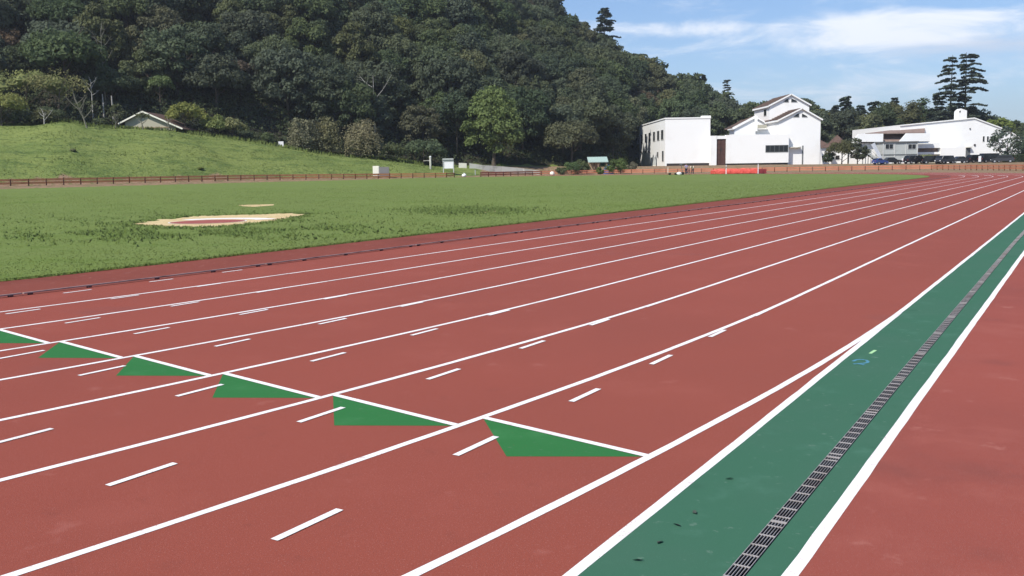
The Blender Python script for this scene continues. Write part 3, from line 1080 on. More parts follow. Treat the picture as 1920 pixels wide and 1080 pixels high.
def px2z(px, py, Y):
    return at(px, py, Y)[2]


def wall_box(root, name, x0, x1, y0, y1, z0, z1, m):
    mb = MB()
    mb.box(x0, x1, y0, y1, z0, z1)
    return mb.build(name, m, root)


def window_front(root, x0, x1, z0, z1, Y, bars=1, fr=m_frame, t=.09):
    """window on a wall facing -Y: frame proud of the wall, pane set in it"""
    f = MB()
    d0, d1 = Y - .07, Y - .003
    f.box(x0, x1, d0, d1, z0, z0 + t); f.box(x0, x1, d0, d1, z1 - t, z1)
    f.box(x0, x0 + t, d0, d1, z0 + t, z1 - t); f.box(x1 - t, x1, d0, d1, z0 + t, z1 - t)
    for i in range(1, bars):
        x = x0 + (x1 - x0) * i / bars
        f.box(x - t / 3, x + t / 3, d0 + .01, d1, z0 + t, z1 - t)
    w = f.build('window', fr, root)
    p = MB(); p.box(x0 + t, x1 - t, Y - .03, Y - .002, z0 + t, z1 - t)
    p.build('pane', m_glass, w)
    return w


def window_side(root, X, y0, y1, z0, z1, fr=m_frame, t=.1):
    f = MB()
    d0, d1 = X - .07, X - .003
    f.box(d0, d1, y0, y1, z0, z0 + t); f.box(d0, d1, y0, y1, z1 - t, z1)
    f.box(d0, d1, y0, y0 + t, z0 + t, z1 - t); f.box(d0, d1, y1 - t, y1, z0 + t, z1 - t)
    w = f.build('window', fr, root)
    p = MB(); p.box(X - .03, X - .002, y0 + t, y1 - t, z0 + t, z1 - t)
    p.build('pane', m_glass, w)
    return w


def roof_slope(root, name, a, b, c, d, m, th=.25):
    """thick roof slab a-b (eave, front to back), c-d (ridge, back to front)"""
    mb = MB()
    up = [tuple(np.array(p) + np.array((0, 0, th))) for p in (a, b, c, d)]
    mb.hexa([a, b, c, d], up)
    return mb.build(name, m, root)


def tile_courses(root, a, b, c, d, n=9):
    """raised tile courses on a roof slope, eave to ridge"""
    a, b, c, d = map(np.array, (a, b, c, d))
    mb = MB()
    for i in range(n):
        t0 = (i + .1) / n
        p, q = a + (d - a) * t0, b + (c - b) * t0
        mb.bar(tuple(p + (0, 0, .28)), tuple(q + (0, 0, .28)), .22, .10)
    o = mb.build('tile_course', m_tile, root)
    return o


GZ = lambda px, Y: H((px - 960) / F * Y, Y)


def gable_block(root, Y0, Y1, pxl, pxr, pxa, y_l, y_a, y_r, zb, over=.5, vents=None, tiles=True, name='wall'):
    """block with its gable facing the field: eaves at pixel rows y_l, y_r, apex at (pxa, y_a)"""
    xl, xr, xa = px2x(pxl, Y0), px2x(pxr, Y0), px2x(pxa, Y0)
    zl, zr, za = px2z(pxl, y_l, Y0), px2z(pxr, y_r, Y0), px2z(pxa, y_a, Y0)
    ze = (zl + zr) / 2
    mb = MB()
    f = [(xl, Y0, zb), (xr, Y0, zb), (xr, Y0, ze), (xa, Y0, za), (xl, Y0, ze)]
    bk = [(p[0], Y1, p[2]) for p in f]
    mb.poly(f)
    mb.poly(bk[::-1])
    mb.quad(f[0], f[4], bk[4], bk[0]); mb.quad(f[1], bk[1], bk[2], f[2])
    mb.quad(f[4], f[3], bk[3], bk[4]); mb.quad(f[3], f[2], bk[2], bk[3])
    mb.build(name, m_white_wall, root)
    sl = (za - ze) / (xa - xl)
    sr = (za - ze) / (xr - xa)
    a = (xl - over, Y0 - .35, ze - over * sl + .01); b = (xl - over, Y1 + .2, ze - over * sl + .01)
    c = (xa, Y1 + .2, za + .01); d = (xa, Y0 - .35, za + .01)
    r1 = roof_slope(root, 'roof', a, b, c, d, m_tile, .16)
    tile_courses(r1, a, b, c, d)
    a2 = (xr + over, Y0 - .35, ze - over * sr + .01); b2 = (xr + over, Y1 + .2, ze - over * sr + .01)
    roof_slope(root, 'roof', d, c, b2, a2, m_tile, .16)
    for p, q in ((a, d), (d, a2)):                         # white verge boards
        mb = MB()
        P, Q = np.array(p) + (0, -.06, .05), np.array(q) + (0, -.06, .05)
        mb.bar(tuple(P), tuple(Q), .10, .30, up=(0, 0, 1))
        mb.build('verge_board', m_white_wall, root)
    mb = MB(); mb.box(xl - over - .06, xl - over + .06, Y0 - .35, Y1 + .2, a[2] - .22, a[2] + .16)
    mb.build('eave_board', m_white_wall, root)
    return dict(xl=xl, xr=xr, xa=xa, ze=ze, za=za)


def vent(root, pts, Y):
    """dark louvred gable opening"""
    q = [(px2x(p[0], Y), Y - .012, px2z(p[0], p[1], Y)) for p in pts]
    b = [(p[0], Y - .002, p[2]) for p in q]
    mb = MB()
    mb.poly(q)
    n = len(q)
    for i in range(n):
        j = (i + 1) % n
        mb.quad(q[i], q[j], b[j], b[i])
    o = mb.build('gable_vent', m_glass, root)
    fr = MB()
    for i in range(n):
        j = (i + 1) % n
        fr.bar((q[i][0], Y - .04, q[i][2]), (q[j][0], Y - .04, q[j][2]), .07, .07)
    fr.build('vent_frame', m_frame, o)


# --- the white two-storey block on the left
B0, B1 = 215.0, 254.0
zg = GZ(1300, B0)
A = thing('white_block', (px2x(1288, B0), B0, zg), 'plain white two storey block with a row of tall windows along its left side', 'building')
Ai = A.location.copy()


def local(root):
    """children are built in world coordinates and shifted to the thing's own origin"""
    for ch in root.children:
        me = ch.data
        if me is not None and me.users == 1 and ch.location.length == 0:
            me.transform(Matrix.Translation(-root.location))
            for g2 in ch.children:
                if g2.data.users == 1:
                    g2.data.transform(Matrix.Translation(-root.location))


xL, xR = px2x(1247, B0), px2x(1331, B0)
zt = px2z(1290, 222.5, B0)
mb = MB()
xf = xL - .5
# walls: slightly splayed left side
lo = [(xL, B0, zg - .5), (xR, B0, zg - .5), (xR, B1, zg - .5), (xf, B1, zg - .5)]
hi = [(p[0], p[1], zt) for p in lo]
mb.hexa(lo, hi)
mb.build('wall', m_white_wall, A)
mb = MB(); mb.box(xL - .12, xR + .12, B0 - .12, B0 + .25, zt + .002, zt + .28); mb.build('parapet', m_white_wall, A)
mb = MB(); mb.bar((xL, B0 + .26, zt + .14), (xf, B1, zt + .14), .3, .27); mb.build('parapet', m_white_wall, A)
mb = MB(); mb.box(px2x(1316, B0), xR + .15, B0 + .3, B0 + 2, zt + .002, zt + .62); mb.build('roof_hatch', m_white_wall, A)


def side_y(px):
    """distance at which the left wall is seen in column px"""
    k = (px - 960) / F
    # x = xL + (xf-xL)*(Y-B0)/(B1-B0) = k*Y (approximately, the tilt is small)
    m = (xf - xL) / (B1 - B0)
    kk = at(px, 300, 100)[0] / 100
    return (xL - m * B0) / (kk - m)


for px in (1241.8, 1234.3, 1226.5, 1218.0, 1211.0, 1204.0, 1197.8):
    y = side_y(px)
    w = window_side(A, xL + (xf - xL) * (y - B0) / (B1 - B0) - .03, y - 1.7, y + 1.7, zg + 6.0, zg + 8.3)
for px in (1243.0,):
    y = side_y(px); window_side(A, xL - .03, y - 1.3, y + 1.3, zg + 1.0, zg + 3.5)
y = side_y(1233.6); window_side(A, xL + (xf - xL) * (y - B0) / (B1 - B0) - .03, y - 1.0, y + 1.0, zg + 2.0, zg + 3.4)
for px in (1217, 1210, 1203):
    y = side_y(px); window_side(A, xL + (xf - xL) * (y - B0) / (B1 - B0) - .03, y - 1.3, y + 1.3, zg + 3.3, zg + 4.0)
mb = MB(); mb.box(px2x(1250, B0), xR - .002, B0 - .03, B0 - .002, zg - .5, zg + .55); mb.build('dark_base_strip', m_base_gap, A)
for px in (1221, 1238):
    y = side_y(px); mb = MB(); mb.tube([(xL - .12, y, zg), (xL - .12, y, zt - .3)], [.07, .07], 6); mb.build('drainpipe', m_frame, A)
local(A)
for i, (px, sz) in enumerate(((1227.5, 1.0), (1231, 1.0))):
    y = side_y(px)
    ac = thing('air_conditioner', (xL - .75, y, zg), ('grey outdoor unit beside the left wall of the plain white block', 'second grey outdoor unit nearer the corner of the plain white block')[i], 'outdoor unit', 'outdoor units by the white block')
    mb = MB(); mb.box(-.4, .35, -.8, .8, .25, 2.1); mb.build('casing', m_grey, ac)
    mb = MB()
    for k in range(7):
        mb.box(-.43, -.402, -.7, .7, .45 + k * .22, .53 + k * .22)
    mb.build('grille', m_greyd, ac)
    mb = MB(); mb.box(-.4, .35, -.8, .8, 0, .248); mb.build('base', m_conc, ac)

# --- the gabled white building
G_ = thing('gabled_building', (px2x(1450, 215), 215, GZ(1450, 215)), 'bright white building with two stepped gables, brown tiled roofs and a long low front wall', 'building')
zg2 = GZ(1450, 215) - .5
# low front wall running from the left block
zt2 = px2z(1400, 252.5, 213.5)
zt1 = px2z(1336, 254.5, 213.5)
xa0, xa1 = px2x(1331, 214) + .01, px2x(1342.5, 214)
mb = MB(); mb.box(xa0, xa1, 213.6, 218, zg2, zt1); mb.build('wall', m_white_wall, G_)
xb0, xb1 = px2x(1361, 213.5), px2x(1478, 213.5)
mb = MB(); mb.box(xb0, xb1, 213.5, 214.9, zg2 + .9, zt2); mb.build('wall', m_white_wall, G_)
mb = MB(); mb.box(xb0 + .1, xb1 - .1, 213.75, 214.9, zg2, zg2 + .898); mb.build('dark_base_strip', m_base_gap, G_)  # recessed shadow gap at the wall foot, its shade given by dark colour
mb = MB(); mb.box(xa1 + .002, xb0 - .002, 213.7, 217.9, px2z(1351, 260.5, 213.7), zt2 - .15); mb.build('lintel', m_white_wall, G_)
# brown tall door between the walls: two leaves with recessed panels
dz0, dz1 = zg2 + .5, px2z(1351, 261, 213.9)
xm = (xa1 + xb0) / 2
for k, (u, v_) in enumerate(((xa1 + .02, xm - .02), (xm + .02, xb0 - .02))):
    mb = MB(); mb.box(u, v_, 213.95, 214.1, dz0, dz1)
    d = mb.build('door_leaf', m_brown, G_)
    mb = MB()
    for j in range(5):
        z0 = dz0 + .2 + j * (dz1 - dz0 - .2) / 5
        mb.box(u + .12, v_ - .12, 213.90, 213.947, z0, z0 + (dz1 - dz0 - .2) / 5 - .2)
    mb.build('door_panel', m_brown, d)
    mb = MB(); x = v_ - .2 if k == 0 else u + .1
    mb.box(x, x + .12, 213.84, 213.898, dz0 + 3.2, dz0 + 4.0); mb.build('handle', m_soffit, d)
# main gabled mass
g1 = gable_block(G_, 215.0, 232.0, 1459, 1536.5, 1501, 226.5, 203.5, 222.5, zg2, .35)
# tower gable behind, higher
g2 = gable_block(G_, 224.0, 238.0, 1441, 1514.5, 1480, 198.5, 177.5, 196, zg2, .4)
# left wing with a single slope roof seen from the side
g3 = gable_block(G_, 226.0, 240.0, 1392, 1442, 1416, 236, 221, 236, zg2, .4)
# flat connecting wall under the tower and the wing
mb = MB(); mb.box(px2x(1374, 220), px2x(1458.5, 216), 218.0, 223.8, zg2, px2z(1410, 243, 219)); mb.build('wall', m_white_wall, G_)
mb = MB(); x = px2x(1373, 219); a = (x - .4, 217.6, px2z(1372, 241, 218)); b = (x - .4, 225.8, a[2]); c = (px2x(1416, 222), 225.8, px2z(1414, 219, 222)); d = (px2x(1416, 218), 217.6, c[2])
rs = roof_slope(G_, 'roof', a, b, c, d, m_tile, .18); tile_courses(rs, a, b, c, d)
mb = MB(); mb.bar((a[0], 217.5, a[2] - .05), (d[0], 217.5, d[2] - .05), .12, .5); mb.build('verge_board', m_white_wall, G_)
mb = MB(); mb.poly([(a[0] + .5, 217.8, a[2] - 3), (d[0], 217.8, a[2] - 3), (d[0], 217.8, d[2] - .12), (a[0] + .5, 217.8, a[2] + .06)]); mb.poly([(a[0] + .5, 218, a[2] - 3), (d[0], 218, a[2] - 3), (d[0], 218, d[2] - .12), (a[0] + .5, 218, a[2] + .06)][::-1])
mb.build('wall', m_white_wall, G_)
mb = MB(); mb.box(px2x(1414, 217), px2x(1419, 217), 217.0, 217.45, px2z(1416, 246, 217), px2z(1416, 217, 217)); mb.build('chimney', m_white_wall, G_)
# balcony recess with its parapet between wing and gable
mb = MB(); mb.box(px2x(1420, 216.5), px2x(1436, 216.5), 216.4, 217.9, px2z(1428, 240, 216.5), px2z(1428, 234, 216.5)); mb.build('balcony_front', m_cream, G_)
# buttress at the right corner
xr = g1['xr']
mb = MB(); mb.hexa([(xr + .002, 215.2, zg2), (xr + .8, 215.2, zg2), (xr + .8, 216.4, zg2), (xr + .002, 216.4, zg2)],
                   [(xr + .002, 215.2, zg2 + 5.5), (xr + .02, 215.2, zg2 + 5.5), (xr + .02, 216.4, zg2 + 5.5), (xr + .002, 216.4, zg2 + 5.5)])
mb.build('buttress', m_white_wall, G_)
# ribbon window, canopy, slit, vents
Yf = 213.5
w = window_front(G_, px2x(1434.5, Yf), px2x(1477, Yf), px2z(1455, 285.5, Yf), px2z(1455, 272, Yf), Yf, bars=5, fr=m_greyd, t=.12)
mb = MB(); mb.box(px2x(1478.3, 215), px2x(1499, 215), 214.1, 214.998, px2z(1490, 277.2, 214.5), px2z(1490, 275.2, 214.5)); mb.build('door_canopy', m_conc, G_)
mb = MB(); mb.box(px2x(1503, 215), px2x(1505.2, 215), 214.93, 214.998, zg2 + .2, px2z(1504, 273, 215)); mb.build('downpipe', m_greyd, G_)
vent(G_, [(1484.5, 219.8), (1496, 219.8), (1496, 212.6), (1492, 213.6)], 215.0)
vent(G_, [(1501, 219.8), (1511.5, 219.8), (1510.5, 217.5), (1501, 212.6)], 215.0)
vent(G_, [(1465.5, 191.8), (1475.8, 191.8), (1475.8, 184.2), (1471, 186)], 224.0)
vent(G_, [(1480.5, 191.8), (1492, 191.8), (1490.5, 188.6), (1480.5, 184.2)], 224.0)
window_side(G_, g2['xl'] - .0, 226.5, 229.0, px2z(1429, 218, 228), px2z(1429, 205, 228))
local(G_)

# --- small brown roofed houses between the two groups
for (p0, p1, pa, ye, ya, Y, lab) in ((1526, 1562, 1548, 277, 262, 236, 'small house with brown hipped roof peeping past the gabled white building'),
                                     (1556, 1592, 1574, 276, 252, 240, 'small house with a steep brown pyramid roof behind leafy trees')):
    h = thing('small_house', (px2x((p0 + p1) / 2, Y), Y, GZ((p0 + p1) / 2, Y)), lab, 'house')
    x0, x1 = px2x(p0, Y), px2x(p1, Y)
    ze, za, z0 = px2z(pa, ye, Y), px2z(pa, ya, Y), GZ(pa, Y) - .4
    mb = MB(); mb.box(x0 + .5, x1 - .5, Y, Y + (x1 - x0), z0, ze); mb.build('wall', m_white_wall, h)
    w_ = x1 - x0
    ap_ = ((x0 + x1) / 2, Y + w_ / 2, za)
    c4 = [(x0, Y - .5, ze), (x1, Y - .5, ze), (x1, Y + w_ + .5, ze), (x0, Y + w_ + .5, ze)]
    mb = MB(); mb.poly(c4[::-1])
    for i in range(4):
        mb.poly([c4[i], c4[(i + 1) % 4], ap_])
    mb.build('roof', m_tiled, h)
    window_front(h, x0 + 1.2, x0 + 2.4, z0 + 1.4, z0 + 2.6, Y)
    local(h)

# --- the large white hall on the right with its wings
Hh = thing('white_hall', (px2x(1790, 215), 215, GZ(1790, 215)), 'large white hall with a shallow pitched gable and a small roof turret', 'building')
Yh = 218.0
z0 = GZ(1790, 215) - .5
f = [(px2x(p, Yh), Yh, px2z(p, q, Yh)) for p, q in ((1684, 236.5), (1822, 222.5), (1886, 246), (1912, 262))]
f = [(px2x(1684, Yh), Yh, z0)] + f + [(px2x(1912, Yh), Yh, z0)]
bk = [(p[0], Yh + 30, p[2]) for p in f]
mb = MB(); mb.poly([f[0], f[5], f[4], f[3], f[2], f[1]]); mb.poly([bk[0], bk[1], bk[2], bk[3], bk[4], bk[5]])
for i in (0, 4):
    j = i + 1
    mb.quad(f[i], f[j], bk[j], bk[i])
mb.build('wall', m_white_wall, Hh)
for i in (1, 2, 3):
    a, b = f[i], f[i + 1]
    mb = MB(); mb.hexa([(a[0], Yh - .25, a[2] + .01), (b[0], Yh - .25, b[2] + .01), (b[0], Yh + 30, b[2] + .01), (a[0], Yh + 30, a[2] + .01)],
                       [(a[0], Yh - .25, a[2] + .25), (b[0], Yh - .25, b[2] + .25), (b[0], Yh + 30, b[2] + .25), (a[0], Yh + 30, a[2] + .25)])
    mb.build('roof', m_white_wall, Hh)
# turret
xt0, xt1 = px2x(1792.5, Yh - .1), px2x(1808, Yh - .1)
zr0, zl1, zr1 = px2z(1800, 226, Yh), px2z(1793, 208.5, Yh), px2z(1807, 207.5, Yh)
zap = px2z(1796, 203.8, Yh)
tf = [(xt0, Yh - .15, zr0), (xt1, Yh - .15, zr0), (xt1, Yh - .15, zr1), (px2x(1797, Yh), Yh - .15, zap), (xt0, Yh - .15, zl1)]
tb = [(p[0], Yh + 2, p[2]) for p in tf]
mb = MB(); mb.poly(tf); mb.poly(tb[::-1])
for i in range(5):
    j = (i + 1) % 5
    mb.quad(tf[j], tf[i], tb[i], tb[j])
tu = mb.build('roof_turret', m_white_wall, Hh)
mb = MB(); mb.box(px2x(1793.4, Yh), px2x(1795.6, Yh), Yh - .19, Yh - .152, px2z(1794, 211, Yh), px2z(1794, 207.5, Yh)); mb.build('vent', m_soffit, tu)
for p in (1841.3, 1849, 1856.5):
    window_front(Hh, px2x(p - 1.9, Yh), px2x(p + 1.9, Yh), px2z(p, 266, Yh), px2z(p, 255.3, Yh), Yh, t=.05)
for p, q, rr_ in ((1815, 241.5, .16), (1825.2, 272, .24)):
    mb = MB(); x, z = px2x(p, Yh), px2z(p, q, Yh)
    mb.tube([(x, Yh - .16, z), (x, Yh - .002, z)], [rr_, rr_], 10); mb.build('round_vent', m_soffit, Hh)
mb = MB(); mb.box(px2x(1809, Yh), px2x(1817.5, Yh), Yh - .06, Yh - .002, z0, px2z(1813, 277, Yh)); mb.build('recess_door', m_greyd, Hh)
mb = MB(); mb.box(px2x(1808.5, Yh), px2x(1818, Yh), Yh - .8, Yh - .062, px2z(1813, 277, Yh), px2z(1813, 275, Yh)); mb.build('door_canopy', m_conc, Hh)
mb = MB(); mb.box(px2x(1817.7, Yh), px2x(1900, Yh), Yh - .25, Yh - .003, z0, px2z(1840, 296, Yh)); mb.build('dark_base', m_soffit, Hh)
# front block of the hall
Yp = 214.0
mb = MB(); mb.box(px2x(1763, Yp), px2x(1807, Yp), Yp, Yh - .002, z0, px2z(1785, 276, Yp)); mb.build('porch_block', m_white_wall, Hh)
mb = MB(); mb.box(px2x(1718, Yp), px2x(1763, Yp) - .01, Yp + .4, Yh - .002, px2z(1740, 277.5, Yp), px2z(1740, 268, Yp)); mb.build('upper_band', m_white_wall, Hh)
mb = MB(); mb.box(px2x(1718, Yp), px2x(1763, Yp) - .01, Yp + 1.6, Yh - .002, px2z(1740, 285, Yp), px2z(1740, 277.7, Yp)); mb.build('window_band', m_tile, Hh)
mb = MB(); mb.box(px2x(1718, Yp), px2x(1763, Yp) - .01, Yp + .4, Yh - .002, px2z(1740, 289.5, Yp), px2z(1740, 285.2, Yp)); mb.build('lower_band', m_white_wall, Hh)
mb = MB(); mb.box(px2x(1718, Yp), px2x(1763, Yp) - .01, Yp + 1.2, Yh - .002, z0, px2z(1740, 289.7, Yp)); mb.build('ground_storey', m_cream, Hh)
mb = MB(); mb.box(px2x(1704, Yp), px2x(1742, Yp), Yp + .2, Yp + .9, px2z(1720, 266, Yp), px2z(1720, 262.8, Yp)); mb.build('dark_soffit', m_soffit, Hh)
# brown roof planes and the two white slanted parapets
Yq = 212.5


def panel(name, pts, Y, m, th=.35, root=Hh):
    q = [(px2x(p[0], Y), Y, px2z(p[0], p[1], Y)) for p in pts]
    b = [(p[0], Y + th, p[2]) for p in q]
    mb = MB(); mb.poly(q); mb.poly(b[::-1])
    n = len(q)
    for i in range(n):
        j = (i + 1) % n
        mb.quad(q[j], q[i], b[i], b[j])
    return mb.build(name, m, root)


panel('slanted_parapet', [(1595.5, 266), (1651, 265.5), (1651, 267), (1653.5, 267), (1653.5, 250.5), (1608, 251)], Yq, m_white_wall)
panel('slanted_parapet', [(1684, 265.5), (1742, 265), (1742, 249.5), (1697, 250)], Yq, m_white_wall)


def slab(pts, m, nm='roof'):
    """roof slab through four (px, py, Y) corners"""
    q = [(px2x(p[0], p[2]), p[2], px2z(p[0], p[1], p[2])) for p in pts]
    b = [(p[0], p[1], p[2] - .2) for p in q]
    mb = MB(); mb.hexa(b, q)
    return mb.build(nm, m, Hh)


slab([(1620, 250, 213.2), (1731, 248, 213.2), (1731, 240.5, 217.8), (1676, 243, 226)], m_tile)
slab([(1654, 266.5, 213.1), (1684, 266.5, 213.1), (1700, 251, 216), (1654, 251, 216)], m_tile)
panel('wing_wall', [(1609, 311), (1654, 311), (1654, 266), (1609, 266)], 213.6, m_white_wall, 6)
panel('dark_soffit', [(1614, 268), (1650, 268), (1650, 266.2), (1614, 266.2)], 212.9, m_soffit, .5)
panel('wing_wall', [(1685, 311), (1718, 311), (1718, 264), (1685, 264)], 214.3, m_white_wall, 3)
local(Hh)

# --- grey prefabricated office with its covered stair
P_Y = 208.0
Pr = thing('prefab_office', (px2x(1687, P_Y), P_Y, GZ(1687, P_Y)), 'grey two storey prefabricated office in front of the brown roofs', 'building')
x0, x1 = px2x(1655.5, P_Y), px2x(1718, P_Y)
zb = GZ(1687, P_Y) - .3
z1, z2 = px2z(1687, 290.5, P_Y), px2z(1687, 267, P_Y)
mb = MB(); mb.box(x0, x1, P_Y, P_Y + 4.5, zb, z1); mb.build('lower_storey', m_grey, Pr)
mb = MB(); mb.box(x0, x1, P_Y, P_Y + 4.5, z1 + .18, z2); mb.build('upper_storey', m_grey, Pr)
mb = MB(); mb.box(x0 - .05, x1 + .05, P_Y - .1, P_Y + 4.55, z1 + .002, z1 + .178); mb.build('floor_beam', m_greyd, Pr)
mb = MB(); mb.box(x0 - .25, x1 + .25, P_Y - .3, P_Y + 4.8, z2 + .002, z2 + .22); mb.build('roof', m_greyd, Pr)
for a, b in ((1658, 1673.5), (1700.5, 1716)):
    window_front(Pr, px2x(a, P_Y), px2x(b, P_Y), px2z(a, 280, P_Y), px2z(a, 270, P_Y), P_Y, bars=2, fr=m_frame, t=.08)
for p in (1654.8, 1676, 1697, 1718.5):
    mb = MB(); x = px2x(p, P_Y); mb.box(x - .09, x + .09, P_Y - .09, P_Y - .002, zb, z2); mb.build('pilaster', m_frame, Pr)
for p in (1660, 1667, 1690):
    mb = MB(); mb.box(px2x(p, P_Y), px2x(p + 4.5, P_Y), P_Y - .05, P_Y - .002, zb + .3, px2z(p, 297, P_Y)); mb.build('door', m_plate, Pr)
for a, b in ((1702, 1713),):
    window_front(Pr, px2x(a, P_Y), px2x(b, P_Y), px2z(a, 301, P_Y), px2z(a, 293.5, P_Y), P_Y, bars=2, t=.07)
local(Pr)
St = thing('outside_stair', (px2x(1640, 206), 206, GZ(1640, 206)), 'covered white outside stair climbing to the grey prefabricated office', 'stair')
top, bot = at(1629, 269, 206.2), at(1653, 309, 206.2)
sx0, sz0, sx1, sz1 = top[0], top[2], bot[0], GZ(1653, 206)
mb = MB()
mb.hexa([(px2x(1629, 206), 205.0, px2z(1629, 272, 206)), (px2x(1640, 206), 206.6, px2z(1640, 268, 206)), (px2x(1655, 206), 206.6, px2z(1655, 296, 206)), (px2x(1644, 206), 205.0, px2z(1644, 297.5, 206))],
        [(px2x(1629, 206), 205.0, px2z(1629, 271, 206)), (px2x(1640, 206), 206.6, px2z(1640, 267, 206)), (px2x(1655, 206), 206.6, px2z(1655, 295, 206)), (px2x(1644, 206), 205.0, px2z(1644, 296.5, 206))])
mb.build('stair_roof', m_white_wall, St)
for yy in (205.0, 206.6):
    mb = MB(); mb.bar((px2x(1628, 206), yy, px2z(1628, 290, 206)), (px2x(1650, 206), yy, GZ(1650, 206)), .10, .32); mb.build('stringer', m_grey, St)
    mb = MB(); mb.bar((px2x(1628, 206), yy, px2z(1628, 281, 206)), (px2x(1652, 206), yy, px2z(1652, 303, 206)), .07, .07); mb.build('handrail', m_frame, St)
for i in range(14):
    t = (i + .5) / 14
    x = px2x(1628, 206) + (px2x(1650, 206) - px2x(1628, 206)) * t
    z = px2z(1628, 290, 206) + (GZ(1650, 206) - px2z(1628, 290, 206)) * t
    mb = MB(); mb.box(x - .16, x + .16, 205.08, 206.52, z, z + .05); mb.build('tread', m_grey, St)
for p in (1619, 1629):
    for yy in (205.0, 206.6):
        mb = MB(); x = px2x(p, 206); mb.box(x - .06, x + .06, yy - .06, yy + .06, GZ(p, 206), px2z(p, 281, 206)); mb.build('stair_post', m_grey, St)
mb = MB(); mb.box(px2x(1618, 206), px2x(1629, 206), 204.95, 206.65, px2z(1624, 290.5, 206), px2z(1624, 289, 206)); mb.build('landing', m_grey, St)
mb = MB(); mb.box(px2x(1618, 206), px2x(1629, 206), 204.9, 204.94, px2z(1624, 288, 206), px2z(1624, 281, 206)); mb.build('landing_panel', m_grey, St)
local(St)

# --- hut with a gable behind the crest of the bank
hy = 163.0
Hut = thing('gabled_hut', (px2x(285, hy), hy, H(px2x(285, hy), hy)), 'low cream gabled hut with pale verge boards half hidden behind the crest of the bank', 'hut')
xa, xl, xr = px2x(274, hy), px2x(228, hy), px2x(347, hy)
za, zl, zr = px2z(274, 209, hy), px2z(228, 232, hy), px2z(347, 241.5, hy)
mb = MB()
wl, wr = xl + .9, xr - 1.4
zwl = zl + (za - zl) * .9 / (xa - xl) - .12
zwr = zr + (za - zr) * 1.4 / (xr - xa) - .12
zbm = zl - 3.0
f = [(wl, hy + .6, zbm), (wr, hy + .6, zbm), (wr, hy + .6, zwr), (xa, hy + .6, za - .12), (wl, hy + .6, zwl)]
bk = [(p[0], hy + 9, p[2]) for p in f]
mb.poly(f); mb.poly(bk[::-1]); mb.quad(f[0], f[4], bk[4], bk[0]); mb.quad(f[1], bk[1], bk[2], f[2])
mb.build('wall', m_cream, Hut)
for a, b in (((xl, zl), (xa, za)), ((xa, za), (xr, zr))):
    r_ = roof_slope(Hut, 'roof', (a[0], hy, a[1] - .1), (b[0], hy, b[1] - .1), (b[0], hy + 9.4, b[1] - .1), (a[0], hy + 9.4, a[1] - .1), m_tiled, .14)
    mb = MB(); mb.bar((a[0], hy - .06, a[1]), (b[0], hy - .06, b[1]), .08, .24); mb.build('verge_board', m_box, Hut)
mb = MB(); mb.box(xa - .35, xa + .35, hy + .52, hy + .598, za - 1.0, za - .45); mb.build('gable_vent', m_soffit, Hut)
mb = MB(); mb.box(wl, wr, hy + .50, hy + .597, zl - .75, zl - .62); mb.build('tie_beam', m_wood, Hut)
local(Hut)

# --- shelter with teal roof
sy = 196.0
Sh = thing('roofed_shelter', (px2x(1121, sy), sy, GZ(1121, sy)), 'small timber shelter with a pale teal sheet roof between two bushes', 'shelter')
x0, x1 = px2x(1102.5, sy), px2x(1140, sy)
zb, ze, zt_ = GZ(1121, sy), px2z(1121, 304.5, sy), px2z(1121, 295, sy)
mb = MB(); mb.hexa([(x0, sy - .8, ze), (x1, sy - .8, ze), (x1, sy + 2.2, zt_), (x0, sy + 2.2, zt_)], [(x0, sy - .8, ze + .12), (x1, sy - .8, ze + .12), (x1, sy + 2.2, zt_ + .12), (x0, sy + 2.2, zt_ + .12)])
rf = mb.build('roof', m_teal, Sh)
mb = MB()
for i in range(13):
    x = x0 + (x1 - x0) * (i + .5) / 13
    mb.bar((x, sy - .8, ze + .14), (x, sy + 2.2, zt_ + .14), .05, .05)
mb.build('roof_rib', m_teal, rf)
for x in (x0 + .3, (x0 + x1) / 2, x1 - .3):
    for yy in (sy - .5, sy + 1.9):
        mb = MB(); mb.box(x - .07, x + .07, yy - .07, yy + .07, zb - .1, ze + (0 if yy < sy else .55)); mb.build('post', m_wood, Sh)
for x in (x0 + .15, x0 + 1.5):
    mb = MB(); mb.box(x, x + 1.2, sy + 1.75, sy + 1.82, zb, ze + .3); mb.build('back_panel', m_wood, Sh)
local(Sh)
bt = thing('blue_sheet', (px2x(1141, 193), 193, GZ(1141, 193)), 'blue plastic sheet bundled over a heap beside the teal roofed shelter', 'tarpaulin')
mb = MB()
rr = random.Random(4)
rings = []
for j in range(6):
    t = j / 5
    rad = 1.05 * math.sqrt(max(1 - t ** 2.2, 0.02))
    rings.append([(math.cos(a) * rad * rr.uniform(.9, 1.1), math.sin(a) * rad * rr.uniform(.9, 1.1), t * 1.75 * rr.uniform(.97, 1.03)) for a in np.linspace(0, 2 * PI, 13)[:-1]])
for j in range(5):
    for k in range(12):
        mb.quad(rings[j][k], rings[j][(k + 1) % 12], rings[j + 1][(k + 1) % 12], rings[j + 1][k])
mb.poly(rings[5])
mb.build('sheet', m_blue, bt)
mb = MB(); mb.tube([(1.12 * math.cos(a), 1.12 * math.sin(a), .75) for a in np.linspace(0, 2 * PI, 17)], [.025] * 17, 5); mb.build('rope', m_cloth, bt)


